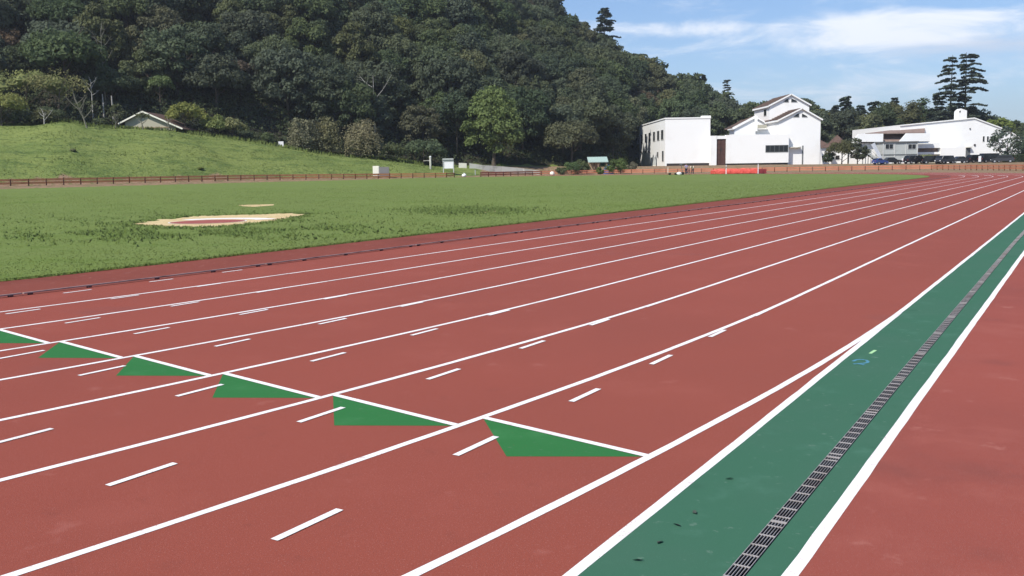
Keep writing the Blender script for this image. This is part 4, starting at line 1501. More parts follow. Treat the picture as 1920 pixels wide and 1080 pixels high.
# ------------------------------------------------------------------ thin haze over the whole place
hz_m = bpy.data.materials.new('thin_haze')
hz_m.use_nodes = True
hz_m.node_tree.nodes.clear()
pv = N(hz_m.node_tree, 'ShaderNodeVolumePrincipled')
pv.inputs['Color'].default_value = (.92, .95, 1.0, 1)
pv.inputs['Density'].default_value = HAZE
pv.inputs['Anisotropy'].default_value = .3
L(hz_m.node_tree, pv.outputs[0], N(hz_m.node_tree, 'ShaderNodeOutputMaterial').inputs['Volume'])
mb = MB(); mb.box(-5200, 5300, -60, 2510, -1.4, 135)
tag(mb.build('haze', hz_m), 'thin bluish haze in the air over the whole ground', kind='stuff')


# ------------------------------------------------------------------ small things near the fence
def small_box(name, px, py_top, py_bot, Y, x0, x1, depth, m1, label, cat, m2=None):
    z0 = px2z(px, py_bot, Y)
    z1 = px2z(px, py_top, Y)
    o = thing(name, (px2x(x0, Y), Y, z0), label, cat)
    return o, z1 - z0, px2x(x1, Y) - px2x(x0, Y)


cy = 160.0
o, h, w = small_box('utility_cabinet', 712, 311, 330, cy, 699, 728, 2, m_box, 'cream utility cabinet with a grey side standing behind the orange brown fence', 'cabinet')
sp_ = px2x(710.5, cy) - px2x(699, cy)
mb = MB(); mb.box(0, sp_, 0, .9, 0, h); mb.build('cabinet_body', m_box, o)
mb = MB(); mb.hexa([(sp_ + .002, .02, 0), (w, .9, 0), (w, 1.3, 0), (sp_ + .002, 1.3, 0)], [(sp_ + .002, .02, h - .18), (w, .9, h - .18), (w, 1.3, h - .18), (sp_ + .002, 1.3, h - .18)]); mb.build('cabinet_side', m_box_shade, o)
mb = MB(); mb.box(.1, sp_ - .1, -.03, -.002, .15, h - .15); mb.build('cabinet_door', m_box, o)
py = 176.0
o = thing('concrete_post', (px2x(807.5, py), py, GZ(807, py) - .4), 'pale round concrete post at the foot of the bank', 'post')
mb = MB(); hpt = px2z(807.5, 292.5, py) - o.location.z; mb.tube([(0, 0, 0), (0, 0, hpt - .25)], [.2, .17], 10); mb.build('shaft', m_conc, o)
mb = MB(); mb.tube([(0, 0, hpt - .248), (0, 0, hpt - .1), (0, 0, hpt)], [.2, .2, .06], 10); mb.build('cap', m_plate, o)
mb = MB(); mb.bar((-1.3, 0, hpt - .85), (-.17, 0, hpt - .85), .08); mb.build('cross_arm', m_conc, o)
by = 172.0
zb_ = px2z(840, 318.5, by)
o = thing('notice_board', (px2x(840.5, by), by, zb_), 'white notice board in a grey frame at the foot of the dark woods', 'notice board')
hw, hh_ = (px2x(851, by) - px2x(830.5, by)) / 2, px2z(840, 297, by) - zb_
mb = MB(); mb.box(-hw + .28, hw - .1, -.06, .06, .25, hh_ - .62); mb.build('board', m_plate, o)
mb = MB(); mb.box(-hw, hw, -.25, .35, hh_ - .25, hh_); mb.box(-hw, hw, -.1, .1, hh_ - .6, hh_ - .252); mb.build('hood', m_grey, o)
for x in (-hw + .12, hw - .02):
    mb = MB(); mb.box(x - .08, x + .08, -.08, .08, -.7, hh_ - .602); mb.build('post', m_grey, o)
# low wall falling to the right
rw = thing('retaining_wall', (px2x(875, 184), 184, px2z(875, 316, 184)), 'low pale concrete wall sloping down beside the path under the dark trees', 'wall')
prof = [(860, 305.5, 317, 184), (875, 306, 317, 184), (880, 306, 318, 184), (905, 309.5, 318, 185), (940, 312, 319, 187), (980, 315.5, 321.5, 189), (1012, 320, 323, 190)]
for i in range(len(prof) - 1):
    if i == 1:
        continue
    a, b = prof[i], prof[i + 1]
    A0, A1 = np.array(at(a[0], a[2], a[3])), np.array(at(a[0], a[1], a[3]))
    B0_, B1_ = np.array(at(b[0], b[2], b[3])), np.array(at(b[0], b[1], b[3]))
    o3 = np.array(rw.location)
    d = np.array((0, .3, 0))
    A0[2] -= .5; B0_[2] -= .5
    g = (B1_ - A1) * .004
    mb = MB(); mb.hexa([tuple(A0 + g - o3), tuple(B0_ - g - o3), tuple(B0_ - g + d - o3), tuple(A0 + g + d - o3)], [tuple(A1 + g - o3), tuple(B1_ - g - o3), tuple(B1_ - g + d - o3), tuple(A1 + g + d - o3)])
    mb.build('wall_segment', m_conc, rw)
# white board on the bank
o = thing('small_sign', (px2x(529.5, 176), 176, px2z(529, 281, 176)), 'small white board on a short post at the top of the bank', 'sign')
mb = MB(); mb.box(-.5, .45, -.04, .04, .55, 1.55); mb.build('board', m_plate, o)
mb = MB(); mb.box(-.05, .05, .045, .12, -.3, 1.3); mb.build('post', m_conc, o)
# grey gate post, white bundle, ball
o = thing('gate_post', (px2x(891, 176), 176, 0), 'slim grey post standing in the gap between the two fences', 'post')
mb = MB(); mb.tube([(0, 0, -.1), (0, 0, 1.25)], [.09, .08], 8); mb.build('shaft', m_grey, o)
mb = MB(); mb.tube([(0, 0, 1.252), (0, 0, 1.36)], [.11, .05], 8); mb.build('cap', m_greyd, o)


def lump(name, px, py, Y, rx, rz, m, label, cat, seed):
    q = random.Random(seed)
    x = px2x(px, Y)
    o = thing(name, (x, Y, H(x, Y)), label, cat)
    mb = MB()
    R = 6
    rings = []
    for j in range(1, R):
        t = PI * j / R
        rings.append([(rx * math.sin(t) * math.cos(a) * q.uniform(.85, 1.15), rx * math.sin(t) * math.sin(a) * q.uniform(.85, 1.15), rz * (1 - math.cos(t)) * q.uniform(.95, 1.05)) for a in np.linspace(0, 2 * PI, 11)[:-1]])
    for j in range(R - 2):
        for k in range(10):
            mb.quad(rings[j][k], rings[j][(k + 1) % 10], rings[j + 1][(k + 1) % 10], rings[j + 1][k])
    mb.poly(rings[0][::-1]); mb.poly(rings[-1])
    mb.build('sack' if m is not m_box else 'ball_surface', m, o, smooth_=True)
    return o


o = lump('white_sack', 870, 327, 170, .42, .33, m_plate, 'small white sack lying at the gap in the fence', 'sack', 1)
mb = MB(); mb.tube([(0, 0, .6), (.05, 0, .78)], [.07, .12], 7); mb.build('tied_neck', m_plate, o)
o = lump('pale_ball', 1035.5, 325, 172, .42, .42, m_box, 'pale round ball lying on the grass left of the red brown fence', 'ball', 2)

# ------------------------------------------------------------------ high jump landing mat
my = 150.0
hm = thing('high_jump_mat', (px2x(1380, my), my, 0), 'long red covered high jump mat on the far side of the grass', 'landing mat')
x0, x1, x2 = px2x(1341, my) - hm.location.x, px2x(1420, my) - hm.location.x, px2x(1437, my) - hm.location.x
mb = MB()
q = random.Random(8)
nxm = 26
top_ = []
for i in range(nxm + 1):
    x = x0 + (x1 - x0) * i / nxm
    zz_ = .80 - .10 * math.sin(i * .9) * .5 + q.uniform(-.05, .05) - (.18 if i == 0 else 0)
    top_.append([(x, y, zz_ + q.uniform(-.03, .03) - (.06 if y in (0, 3.6) else 0)) for y in (0, 1.2, 2.4, 3.6)])
for i in range(nxm):
    for j in range(3):
        mb.quad(top_[i][j], top_[i + 1][j], top_[i + 1][j + 1], top_[i][j + 1])
    b0, b1 = (top_[i][0][0], -.03, .08), (top_[i + 1][0][0], -.03, .08)
    m0, m1 = (b0[0], -.06 + .015 * math.sin(i * .8), .45), (b1[0], -.06 + .015 * math.sin((i + 1) * .8), .45)
    mb.quad(b0, b1, m1, m0); mb.quad(m0, m1, top_[i + 1][0], top_[i][0])
    mb.quad((b1[0], 3.6, .08), (b0[0], 3.6, .08), top_[i][3], top_[i + 1][3])
mb.poly([(x0, 0, .08), top_[0][0], top_[0][1], top_[0][2], top_[0][3], (x0, 3.6, .08)])
mb.poly([(x1, 0, .08), top_[-1][0], top_[-1][1], top_[-1][2], top_[-1][3], (x1, 3.6, .08)][::-1])
mb.build('mat_cover', m_tarp, hm, smooth_=False)
mb = MB(); mb.box(x1 + .02, x2, -.05, 3.4, .06, .72); mb.build('end_mat', m_tarpd, hm)
mb = MB(); mb.box(x0 + .1, x2 - .1, .1, 3.3, 0, .058); mb.build('pallet_base', m_soffit, hm)
for i, (p, yt) in enumerate(((1361.5, 309), (1421.5, 299.5))):
    o = thing('jump_stand', (px2x(p, 148.8), 148.8, 0), ('short white high jump upright at the left of the red mat', 'tall white high jump upright at the right end of the red mat')[i], 'jump stand')
    h = px2z(p, yt, 148.8)
    mb = MB(); mb.tube([(0, 0, .05), (0, 0, h)], [.07, .05], 8); mb.build('upright', m_plate, o)
    mb = MB(); mb.box(-.35, .35, -.05, .05, 0, .05); mb.box(-.05, .05, -.35, -.052, 0, .05); mb.build('foot', m_greyd, o)
    mb = MB(); mb.box(-.09, .09, -.1, -.05, h * .72, h * .72 + .12); mb.build('bar_rest', m_greyd, o)

# ------------------------------------------------------------------ trees and shrubs
def leaf_quads(cent, nrm, size, r, flat=0.35, asp=.62):
    """quads at cent, lying roughly across nrm"""
    n = len(cent)
    nv = nrm + r.normal(0, flat, (n, 3))
    nv /= np.linalg.norm(nv, axis=1)[:, None] + 1e-9
    t = r.normal(0, 1, (n, 3))
    t -= (t * nv).sum(1)[:, None] * nv
    t /= np.linalg.norm(t, axis=1)[:, None] + 1e-9
    b = np.cross(nv, t)
    s = (size * r.uniform(.6, 1.35, n))[:, None]
    v = np.empty((n, 4, 3))
    v[:, 0] = cent - t * s
    v[:, 1] = cent - b * s * asp
    v[:, 2] = cent + t * s
    v[:, 3] = cent + b * s * asp
    return v.reshape(-1, 3)


def sph(n, r):
    v = r.normal(0, 1, (n, 3))
    return v / np.linalg.norm(v, axis=1)[:, None]


def crown_data(seed, rx, rz, zc, n_cl=26, per=110, cl=.36, size=.26, shape='round', sag=0.0, flat=.5, core=True, rscale=1.0):
    """leaf clumps spread through the volume of a crown; returns quads (and an added solid core per clump that blocks light and view)"""
    r = np.random.default_rng(seed)
    rx, rz = rx * rscale, rz * rscale
    V = []
    cores = []
    for i in range(n_cl):
        d = sph(1, r)[0]
        d[2] = d[2] * .9 + .12
        d /= np.linalg.norm(d)
        q = r.uniform(.45, .98) ** .6
        c = d * np.array([rx, rx, rz]) * q * (1 - cl * .5)
        if shape == 'cone':
            h = r.uniform(-1, 1)
            w = (1 - h) / 2 * .95 + .05
            a = r.uniform(0, 2 * PI)
            c = np.array([math.cos(a) * rx * w * r.uniform(.4, .9), math.sin(a) * rx * w * r.uniform(.4, .9), h * rz * .92])
        elif shape == 'broad':
            c[2] = abs(c[2]) * .75 - rz * .15 * r.uniform(0, 1)
        elif shape == 'egg':
            k = 1 - .35 * max(c[2] / rz, 0)
            c[:2] *= k
        cr = rx * cl * r.uniform(.65, 1.2)
        if shape == 'cone':
            cr *= .45 + .55 * (1 - c[2] / rz) / 2
        m = int(per * (cr / (rx * cl)) ** 1.6)
        n = sph(m, r)
        n[:, 2] = np.where(n[:, 2] < -.45, -n[:, 2], n[:, 2])
        rad = cr * r.uniform(.72, 1.08, m) * (1 + .14 * np.sin(n[:, 0] * 7 + i) * np.sin(n[:, 1] * 6))
        P = c + n * rad[:, None] * np.array([1, 1, .78])
        P[:, 2] += zc
        if sag:
            P[:, 2] -= sag * (np.hypot(P[:, 0], P[:, 1]) / rx) ** 2
        V.append(leaf_quads(P, n, np.full(m, size), r, flat))
        cores.append((c, cr * .62))
    v = np.concatenate(V)
    if core:
        K = []
        for c, cr in cores:
            # coarse eight-sided inner mass so that no light leaks straight through a clump
            oc = [np.array(p, float) for p in ((1, 0, 0), (0, 1, 0), (-1, 0, 0), (0, -1, 0), (0, 0, 1), (0, 0, -1))]
            for a, b in ((0, 1), (1, 2), (2, 3), (3, 0)):
                for t in (4, 5):
                    p = [c + oc[a] * cr, c + oc[b] * cr, c + oc[t] * cr * .8]
                    p = [q_ + np.array((0, 0, zc)) for q_ in p]
                    if sag:
                        p = [q_ - np.array((0, 0, sag * (math.hypot(q_[0], q_[1]) / rx) ** 2)) for q_ in p]
                    K += [p[0], p[1], p[2], (p[2] + p[0]) / 2]
        v = np.concatenate([v, np.array(K)])
    return v


def crown_mesh(name, m, **k):
    return tri_obj(name, crown_data(**k), 4, m, do_link=False)


def trunk_mesh(name, h, rad, seed, spread=2.5, limbs=6, m=None, lean=0.0, start=.45):
    q = random.Random(seed)
    mb = MB()
    pts, rs = [], []
    for i in range(6):
        t = i / 5
        pts.append((lean * h * t ** 1.4 + q.uniform(-.06, .06) * h * .2 * t, q.uniform(-.05, .05) * h * .2 * t, -.6 + (h + .6) * t))
        rs.append(rad * (1.35 if i == 0 else 1 - .6 * t))
    mb.tube(pts, rs, 7)
    for k in range(limbs):
        t = start + (1 - start) * (k + .5) / limbs
        b = Vector(pts[0]).lerp(Vector(pts[-1]), t)
        a = 2.4 * k + q.uniform(-.4, .4)
        L_ = spread * q.uniform(.7, 1.1)
        d = Vector((math.cos(a), math.sin(a), q.uniform(.45, .95)))
        m1 = b + d * L_ * .5 + Vector((0, 0, .1))
        m2 = b + d * L_ + Vector((0, 0, .25 * L_))
        mb.tube([b, m1, m2], [rad * .42 * (1.1 - t * .5), rad * .26, rad * .1], 5)
        for u in range(2):
            e = m1 + Vector((q.uniform(-1, 1), q.uniform(-1, 1), q.uniform(.2, 1))) * L_ * .4
            mb.tube([m1, e], [rad * .18, rad * .06], 4)
    return mb.mesh(name, m or m_bark)


# prototypes of forest trees: (crown mesh, trunk mesh, height of the crown centre above ground, word)
PROTO = []
specs = [('dark', 'round', 5.2, 4.6), ('dark', 'egg', 4.8, 5.4), ('mid', 'round', 5.4, 4.6), ('mid', 'broad', 5.8, 5.4), ('olive', 'round', 5.0, 4.6),
         ('olive', 'egg', 4.6, 5.2), ('dark', 'broad', 5.6, 5.6), ('mid', 'egg', 5.0, 5.2), ('bright', 'round', 4.8, 4.4), ('rust', 'broad', 5.2, 5.0)]
for i, (lm, shp, rx, rz) in enumerate(specs):
    cm_ = crown_mesh('crown', LM[lm], seed=20 + i, rx=rx, rz=rz, zc=7.2, n_cl=80, per=110, cl=.24, size=.27, shape=shp, flat=.5, rscale=1.12)
    tm_ = trunk_mesh('trunk', 8.5, .26, 40 + i, 3.2, 6)
    PROTO.append((lm, cm_, tm_))
cone_c = crown_mesh('crown', LM['needle'], seed=77, rx=2.8, rz=6.0, zc=6.8, n_cl=44, per=70, cl=.42, size=.30, shape='cone', flat=.4)
cone_t = trunk_mesh('trunk', 12.0, .22, 78, 1.2, 4)


def plant(name, cm_, tm_, x, y, label, cat, group=None, sc=1.0, rz=0.0, dz=0.0, scz=None):
    o = thing(name, (x, y, H(x, y) + dz), label, cat, group, rz)
    o.scale = (sc, sc, scz or sc)
    if tm_:
        link('trunk', tm_, o)
    if cm_:
        link('crown', cm_, o)
    return o


fr_ = random.Random(21)
# solitary spots kept free of forest trees (px, Y, radius)
cand = []
sp0 = 7.6
for iy in range(0, 40):
    for ix in range(-40, 52):
        x = ix * sp0 + (iy % 2) * sp0 / 2 + fr_.uniform(-2.2, 2.2)
        y = 150 + iy * sp0 * .9 + fr_.uniform(-2.2, 2.2)
        px = 960 + F * x / y
        if px < -330 or px > 2300:
            continue
        ym, yr = interp(px, TP, T_M), interp(px, TP, T_R)
        if y < ym + 4 or y > yr + 6:
            continue
        if px > 1195 and y < 268:
            continue
        z = H(x, y)
        row = hor(px) - (z + 12 - EYE) / y * F
        cand.append((x, y, px, z, row))
seen = [c for c in cand if -20 < c[2] < 1940 and (hor(c[2]) - (c[3] - EYE + 3) / c[1] * F) > -10]
seen.sort(key=lambda c: c[1])
indiv, rest_ = seen[:292], seen[292:]
far_set = set(id(c) for c in indiv)
rest = [c for c in cand if id(c) not in far_set]
print('forest trees', len(cand), 'in view', len(seen), 'individual', len(indiv))
WORD = {'dark': 'dark evergreen', 'mid': 'mid green', 'olive': 'olive green', 'bright': 'fresh green', 'rust': 'rusty'}
ORD = ['', 'second', 'third', 'fourth', 'fifth', 'sixth', 'seventh', 'eighth', 'ninth', 'tenth', 'eleventh', 'twelfth', 'thirteenth', 'fourteenth', 'fifteenth', 'sixteenth', 'seventeenth', 'eighteenth', 'nineteenth', 'twentieth']


def zone_of(px, y, ym, yr):
    t = (y - ym) / (yr - ym)
    b = 'at the hill foot' if t < .12 else ('on the lower slope' if t < .26 else ('on the middle slope' if t < .45 else 'high on the hill'))
    for lim, w in ((110, 'above the leftmost cherry trees'), (230, 'above the bare poles'), (390, 'above the gabled hut'), (500, 'right of the gabled hut'), (600, 'above the small white board'),
                   (740, 'above the dry thickets'), (860, 'above the notice board'), (1010, 'behind the big round tree'), (1090, 'left of the teal shelter'), (1190, 'above the teal shelter'), (1270, 'left behind the plain block'), (1370, 'right behind the plain block'),
                   (1450, 'left behind the gabled building'), (1545, 'right behind the gabled building'), (1740, 'behind the brown roofs'), (9999, 'behind the white hall')):
        if px < lim:
            return b, w


placed = {}
for c in indiv:
    x, y, px, z, row = c
    ym, yr = interp(px, TP, T_M), interp(px, TP, T_R)
    k = fr_.choices(range(10), [3, 3, 3, 3, 2, 2, 3, 3, .5, .7])[0]
    lm, cm_, tm_ = PROTO[k]
    sc = fr_.uniform(.78, 1.22)
    if 1545 < px < 1745:
        sc *= .95
    if px > 1745:
        sc *= .85
    lab = '%s tree %s, %s' % ((WORD[lm],) + zone_of(px, y, ym, yr))
    o = plant('forest_tree', cm_, tm_, x, y, lab, 'tree', 'trees of the wooded hill', sc, fr_.uniform(0, 2 * PI), -2.3, sc * fr_.uniform(.95, 1.2))
    placed.setdefault(lab, []).append((px, o))
for lab, li in placed.items():
    li.sort(key=lambda q_: q_[0])
    for i, (px, o) in enumerate(li):
        if len(li) > 1:
            o['label'] = lab + (', leftmost' if i == 0 else (', rightmost' if i == len(li) - 1 else ', %s from left' % ORD[i]))
# the remaining trees of the wood as one mass
mass = []
low = [crown_data(seed=90 + i, rx=5.4, rz=4.8, zc=7.0, n_cl=16, per=36, cl=.40, size=.62, shape=('round', 'egg', 'broad')[i % 3], flat=.45) for i in range(4)]
for c in rest:
    x, y, px, z, row = c
    if row > 330:
        continue
    a = fr_.uniform(0, 2 * PI)
    v = low[fr_.randrange(4)]
    s = fr_.uniform(.85, 1.2)
    ca, sa = math.cos(a) * s, math.sin(a) * s
    mass.append(np.c_[v[:, 0] * ca - v[:, 1] * sa + x, v[:, 0] * sa + v[:, 1] * ca + y, v[:, 2] * s + z - 2.3])
print('mass trees', len(mass))
tag(tri_obj('hill_forest', np.concatenate(mass), 4, leafmat('far_wood_leaf', (0.095, 0.118, 0.058), (0.070, 0.090, 0.050), 0)), 'closed dark green wood covering the far and upper hillside', kind='stuff')

# undergrowth mass under and between the trees
uv = []
rr = np.random.default_rng(31)
for i in range(2600):
    px = rr.uniform(-60, 1200)
    ym = interp(px, TP, T_M)
    Y = ym + rr.uniform(-2, 30)
    if 840 < px < 1060 and Y < ym + 1:
        continue
    x = (px - 960) / F * Y
    z = H(x, Y)
    m = 26
    n = sph(m, rr); n[:, 2] = abs(n[:, 2])
    s = rr.uniform(.8, 2.2)
    P = np.array((x, Y, z)) + n * np.array((s * 1.4, s * 1.4, s)) * rr.uniform(.6, 1.1, m)[:, None]
    uv.append(leaf_quads(P, n, np.full(m, .28), rr, .5))
tag(tri_obj('undergrowth', np.concatenate(uv), 4, leafmat('undergrowth_leaf', (0.070, 0.090, 0.040), (0.050, 0.068, 0.034), 0)), 'low dark undergrowth along the foot of the wood', kind='stuff')


# --- single trees that stand out
def at_px(px, Y):
    return (px - 960) / F * Y


bt_ = crown_mesh('crown', leafmat('big_tree_leaf', (0.170, 0.220, 0.072), (0.125, 0.170, 0.058), 0), seed=5, rx=6.9, rz=7.9, zc=8.9, n_cl=95, per=150, cl=.25, size=.26, shape='egg', flat=.45, sag=1.6)  # the big tree's own brighter yellow green leaf colour
x = at_px(930, 196)
plant('broadleaf_tree', bt_, trunk_mesh('trunk', 8, .42, 6, 3.6, 8, lean=.06, start=.5), x, 196, 'big round bright green tree with a leaning trunk before the dark wood', 'tree', sc=1.0, dz=.5)
x = at_px(1075, 206)
plant('broadleaf_tree', crown_mesh('crown', LM['olive'], seed=9, rx=6.6, rz=4.8, zc=6.4, n_cl=46, per=150, cl=.30, size=.26, shape='broad', sag=1.4), trunk_mesh('trunk', 6, .3, 9, 3), x, 206,
      'wide dull olive tree to the right of the big round green tree', 'tree')
x = at_px(862, 200)
plant('broadleaf_tree', crown_mesh('crown', LM['dark'], seed=10, rx=5.4, rz=4.8, zc=8.2, n_cl=40, per=140, cl=.30, size=.26, shape='egg'), trunk_mesh('trunk', 7.5, .28, 10, 3, m=m_bark), x, 200,
      'dark slim trunked tree left of the big green tree', 'tree')
x = at_px(600, 186)
plant('broadleaf_tree', crown_mesh('crown', leafmat('light_grey_green_leaf', (0.115, 0.145, 0.075), (0.085, 0.110, 0.055), 0), seed=12, rx=3.2, rz=3.6, zc=5.2, n_cl=36, per=110, cl=.30, size=.22, shape='egg'), trunk_mesh('trunk', 5, .2, 12, 2), x, 190,
      'pale grey green tree standing out above the dry olive thickets', 'tree', dz=1.8)
x = at_px(800, 192)
plant('broadleaf_tree', crown_mesh('crown', LM['mid'], seed=13, rx=4.6, rz=2.4, zc=3.4, n_cl=34, per=120, cl=.30, size=.22, shape='broad', sag=1.0), trunk_mesh('trunk', 3.4, .18, 13, 2.4), at_px(800, 188), 188,
      'low spreading tree behind the pale round concrete post', 'tree')
# arching dry thickets
for i, (px, Y, rx, rz, lab) in enumerate(((575, 178, 3.4, 2.7, 'dry olive arching thicket nearest the small white board on the bank'), (622, 180, 2.6, 3.4, 'taller dry olive thicket in the middle of the row on the bank'),
                                         (683, 181, 4.9, 3.7, 'wide dry olive thicket with drooping twigs at the right of the row'))):
    r = np.random.default_rng(60 + i)
    P, Nn = [], []
    lobes = [(r.uniform(-.45, .45) * rx, r.uniform(-.3, .3) * rx, r.uniform(.5, .8) * rx, r.uniform(.62, 1.0)) for _ in range(6)]
    for k in range(330):                       # drooping twigs as strings of leaves
        lx, ly, lr, lh = lobes[k % 6]
        a = r.uniform(0, 2 * PI)
        L_ = r.uniform(.45, 1.15)
        h0 = r.uniform(.7, 1.05) * rz * 1.9 * lh
        end = r.uniform(.75, 1.0)
        for t in np.linspace(.08, end, 17):
            rad = lr * L_ * math.sin(t * PI / 2)
            z = h0 * (1 + .10 * math.sin(t * 5) - .12 * t) - (h0 * .85) * max(t - .4, 0) ** 1.7 / .42 * L_
            if z < .1:
                break
            P.append((lx + math.cos(a) * rad + r.normal(0, .12), ly + math.sin(a) * rad + r.normal(0, .12), z + r.normal(0, .12)))
            Nn.append((math.cos(a), math.sin(a), .9))
    v = leaf_quads(np.array(P), np.array(Nn), np.full(len(P), .17), r, .8)
    v2 = crown_data(seed=70 + i, rx=rx * .8, rz=rz * .75, zc=rz * .75, n_cl=14, per=60, cl=.4, size=.22)
    plant('thicket', tri_obj('crown', np.concatenate([v, v2]), 4, LM['brown'], do_link=False), trunk_mesh('trunk', rz, .14, 60 + i, rx * .6, 7, start=.15), at_px(px, Y), Y, lab, 'shrub')
x = at_px(735, 183)
plant('thicket', crown_mesh('crown', LM['olive'], seed=71, rx=3.4, rz=1.9, zc=1.5, n_cl=24, per=90, cl=.33, size=.2, shape='broad'), trunk_mesh('trunk', 1.6, .1, 71, 1.5, start=.2), x, 183, 'loose olive bush between the thickets and the low spreading tree', 'shrub')
for i, (px, Y, rx, rz, key, lab) in enumerate(((512, 174, 1.3, 1.3, 'hedge', 'small round bush beside the small white board'), (1078, 190, 2.1, 1.5, 'hedge', 'rounded green bush to the left of the teal roofed shelter'),
                                               (1094, 191, 1.9, 1.7, 'hedge', 'taller rounded green bush touching the left end of the teal roof'), (1158, 190, 2.4, 1.8, 'hedge', 'broad rounded green bush to the right of the teal roofed shelter'),
                                               (1128, 189, .9, .8, 'bright', 'small light green bush in front of the shelter post'),
                                               (1055, 189, 1.2, .8, 'olive', 'low olive bush left of the two bushes by the shelter'), (1186, 196, 1.3, 1.1, 'brown', 'dry little bush before the shaded corner of the plain white block'),
                                               (1733, 206, 2.1, 1.0, 'yellow', 'yellow green low bush in front of the cream ground storey'),
                                               (1553, 208, 1.6, 1.5, 'dark', 'dark shrub at the right foot of the gabled white building'))):
    cm_ = crown_mesh('crown', LM[key], seed=120 + i, rx=rx, rz=rz, zc=rz * .85, n_cl=22, per=110, cl=.36, size=.13, shape='round')
    plant('bush', cm_, trunk_mesh('trunk', rz, .06, 120 + i, rx * .6, 5, start=.1), at_px(px, Y), Y, lab, 'bush')

# yellowish cherry trees on the left of the bank
for i, (px, Y, rx, rz, h, key, lean, lab) in enumerate((
        (22, 150, 3.8, 1.9, 3.6, 'yellow', .05, 'yellow green cherry tree with a slim trunk at the left edge of the bank'),
        (72, 160, 6.2, 2.9, 6.6, 'yellow', .0, 'broad pale yellow green tree behind the cherry trees at the far left'),
        (128, 158, 5.0, 2.6, 6.0, 'brown', .1, 'thin leaved brownish tree leaning right over the bank at the left'),
        (-30, 156, 5.0, 2.8, 5.6, 'olive', .0, 'olive tree cut by the left edge of the picture'),
        (362, 168, 3.6, 2.2, 3.2, 'yellow', .0, 'yellow green tree touching the right end of the hut roof'),
        (415, 170, 2.5, 1.6, 2.2, 'yellow', .0, 'low yellow green shrubby tree two steps right of the hut'),
        (448, 171, 2.2, 1.5, 2.2, 'yellow', .0, 'rightmost yellow green shrubby tree near the dark hollow in the wood'),
        (318, 176, 2.4, 1.6, 5.0, 'bright', .0, 'small fresh green tree top showing above the hut roof'),
        (236, 164, 1.4, 1.4, 2.9, 'olive', .0, 'small thin tree in front of the left end of the hut'),
        (100, 152, 2.0, 1.2, 1.4, 'olive', .0, 'low grey olive shrub on the shaded crest of the bank'))):
    cm_ = crown_mesh('crown', LM[key], seed=150 + i, rx=rx, rz=rz, rscale=1.18, zc=h, n_cl=30 if i != 2 else 22, per=85 if i not in (2, 8) else 40, cl=.26, size=.19, shape='broad', flat=.7, core=(i not in (2, 8)), sag=.8)
    plant('cherry_tree', cm_, trunk_mesh('trunk', h * .9, .16, 150 + i, rx * .75, 8, start=.25, lean=lean), at_px(px, Y), Y, lab, 'tree')


for i, (px, Y, rx, rz, key, lab) in enumerate(((14, 153, 2.6, 1.5, 'dark', 'dark shaded shrub under the leftmost cherry tree'), (62, 154, 3.0, 1.6, 'dark', 'wide dark shrub in the shade of the broad yellow green tree'),
                                               (112, 155, 2.6, 1.5, 'mid', 'green shrub at the right end of the shaded crest'), (204, 162, 1.5, .8, 'olive', 'low olive shrub at the foot of the taller bare pole'),
                                                (384, 172, 2.2, 1.3, 'dark', 'dark shrub between the hut and the yellow green shrubby trees'),
                                               (430, 174, 2.4, 1.2, 'dark', 'dark low shrub beneath the rightmost yellow green shrubby trees'), (470, 175, 1.8, .9, 'mid', 'small shrub at the edge of the dark hollow'),
                                               (150, 132, .40, .25, 'yellow', 'small weed clump alone on the sunny left bank'), (384, 141, .45, .25, 'yellow', 'small weed clump on the bank below the yellow green shrubs'))):
    cm_ = crown_mesh('crown', LM[key], seed=400 + i, rx=rx, rz=rz, zc=rz * (.8 if rx > 1 else .4), n_cl=22, per=90, cl=.36, size=.15 if rx > 1 else .09, shape='broad')
    plant('bush', cm_, trunk_mesh('trunk', rz, .05, 400 + i, rx * .5, 5, start=.1), at_px(px, Y), Y, lab, 'bush')


# bare and dead trees
def bare_tree(px, Y, h, rad, seed, m, label, lean=0.0, fork=.35, limbs=7, dz=0.0, x=None, spread=.5, twigs=False):
    q = random.Random(seed)
    x = at_px(px, Y) if x is None else x
    o = thing('bare_tree', (x, Y, H(x, Y) + dz), label, 'tree')
    mb = MB()
    top = Vector((lean * h, 0, h))
    mid = Vector((lean * h * .35, q.uniform(-.1, .1), h * fork))
    mb.tube([(0, 0, -.5), tuple(mid), tuple(top)], [rad, rad * .7, rad * .2], 7)
    mb.build('trunk', m, o)
    for k in range(limbs):
        b = mid.lerp(top, k / limbs)
        a = 2.4 * k + q.uniform(-.5, .5)
        d = Vector((math.cos(a), math.sin(a) * .5, q.uniform(.5, 1.2)))
        L_ = h * spread * q.uniform(.6, 1.1) * (1 - .5 * k / limbs)
        m1 = b + d * L_ * .5
        e = b + d * L_ + Vector((q.uniform(-.2, .2), 0, L_ * .2))
        mb = MB()
        mb.tube([b, m1, e], [rad * .5, rad * .33, rad * .12], 5)
        for u in range(3):
            f = m1.lerp(e, u / 3)
            g = f + Vector((q.uniform(-1, 1), q.uniform(-.6, .6), q.uniform(.1, 1))) * L_ * .4
            mb.tube([f, g], [rad * .2, rad * .07], 4)
        mb.build('branch', m, o)
    if twigs:
        link('crown', crown_mesh('crown', LM['olive'], seed=seed + 500, rx=h * .5, rz=h * .3, zc=h * .8, n_cl=12, per=14, cl=.3, size=.13, shape='broad', flat=.9, core=False), o)
    return o


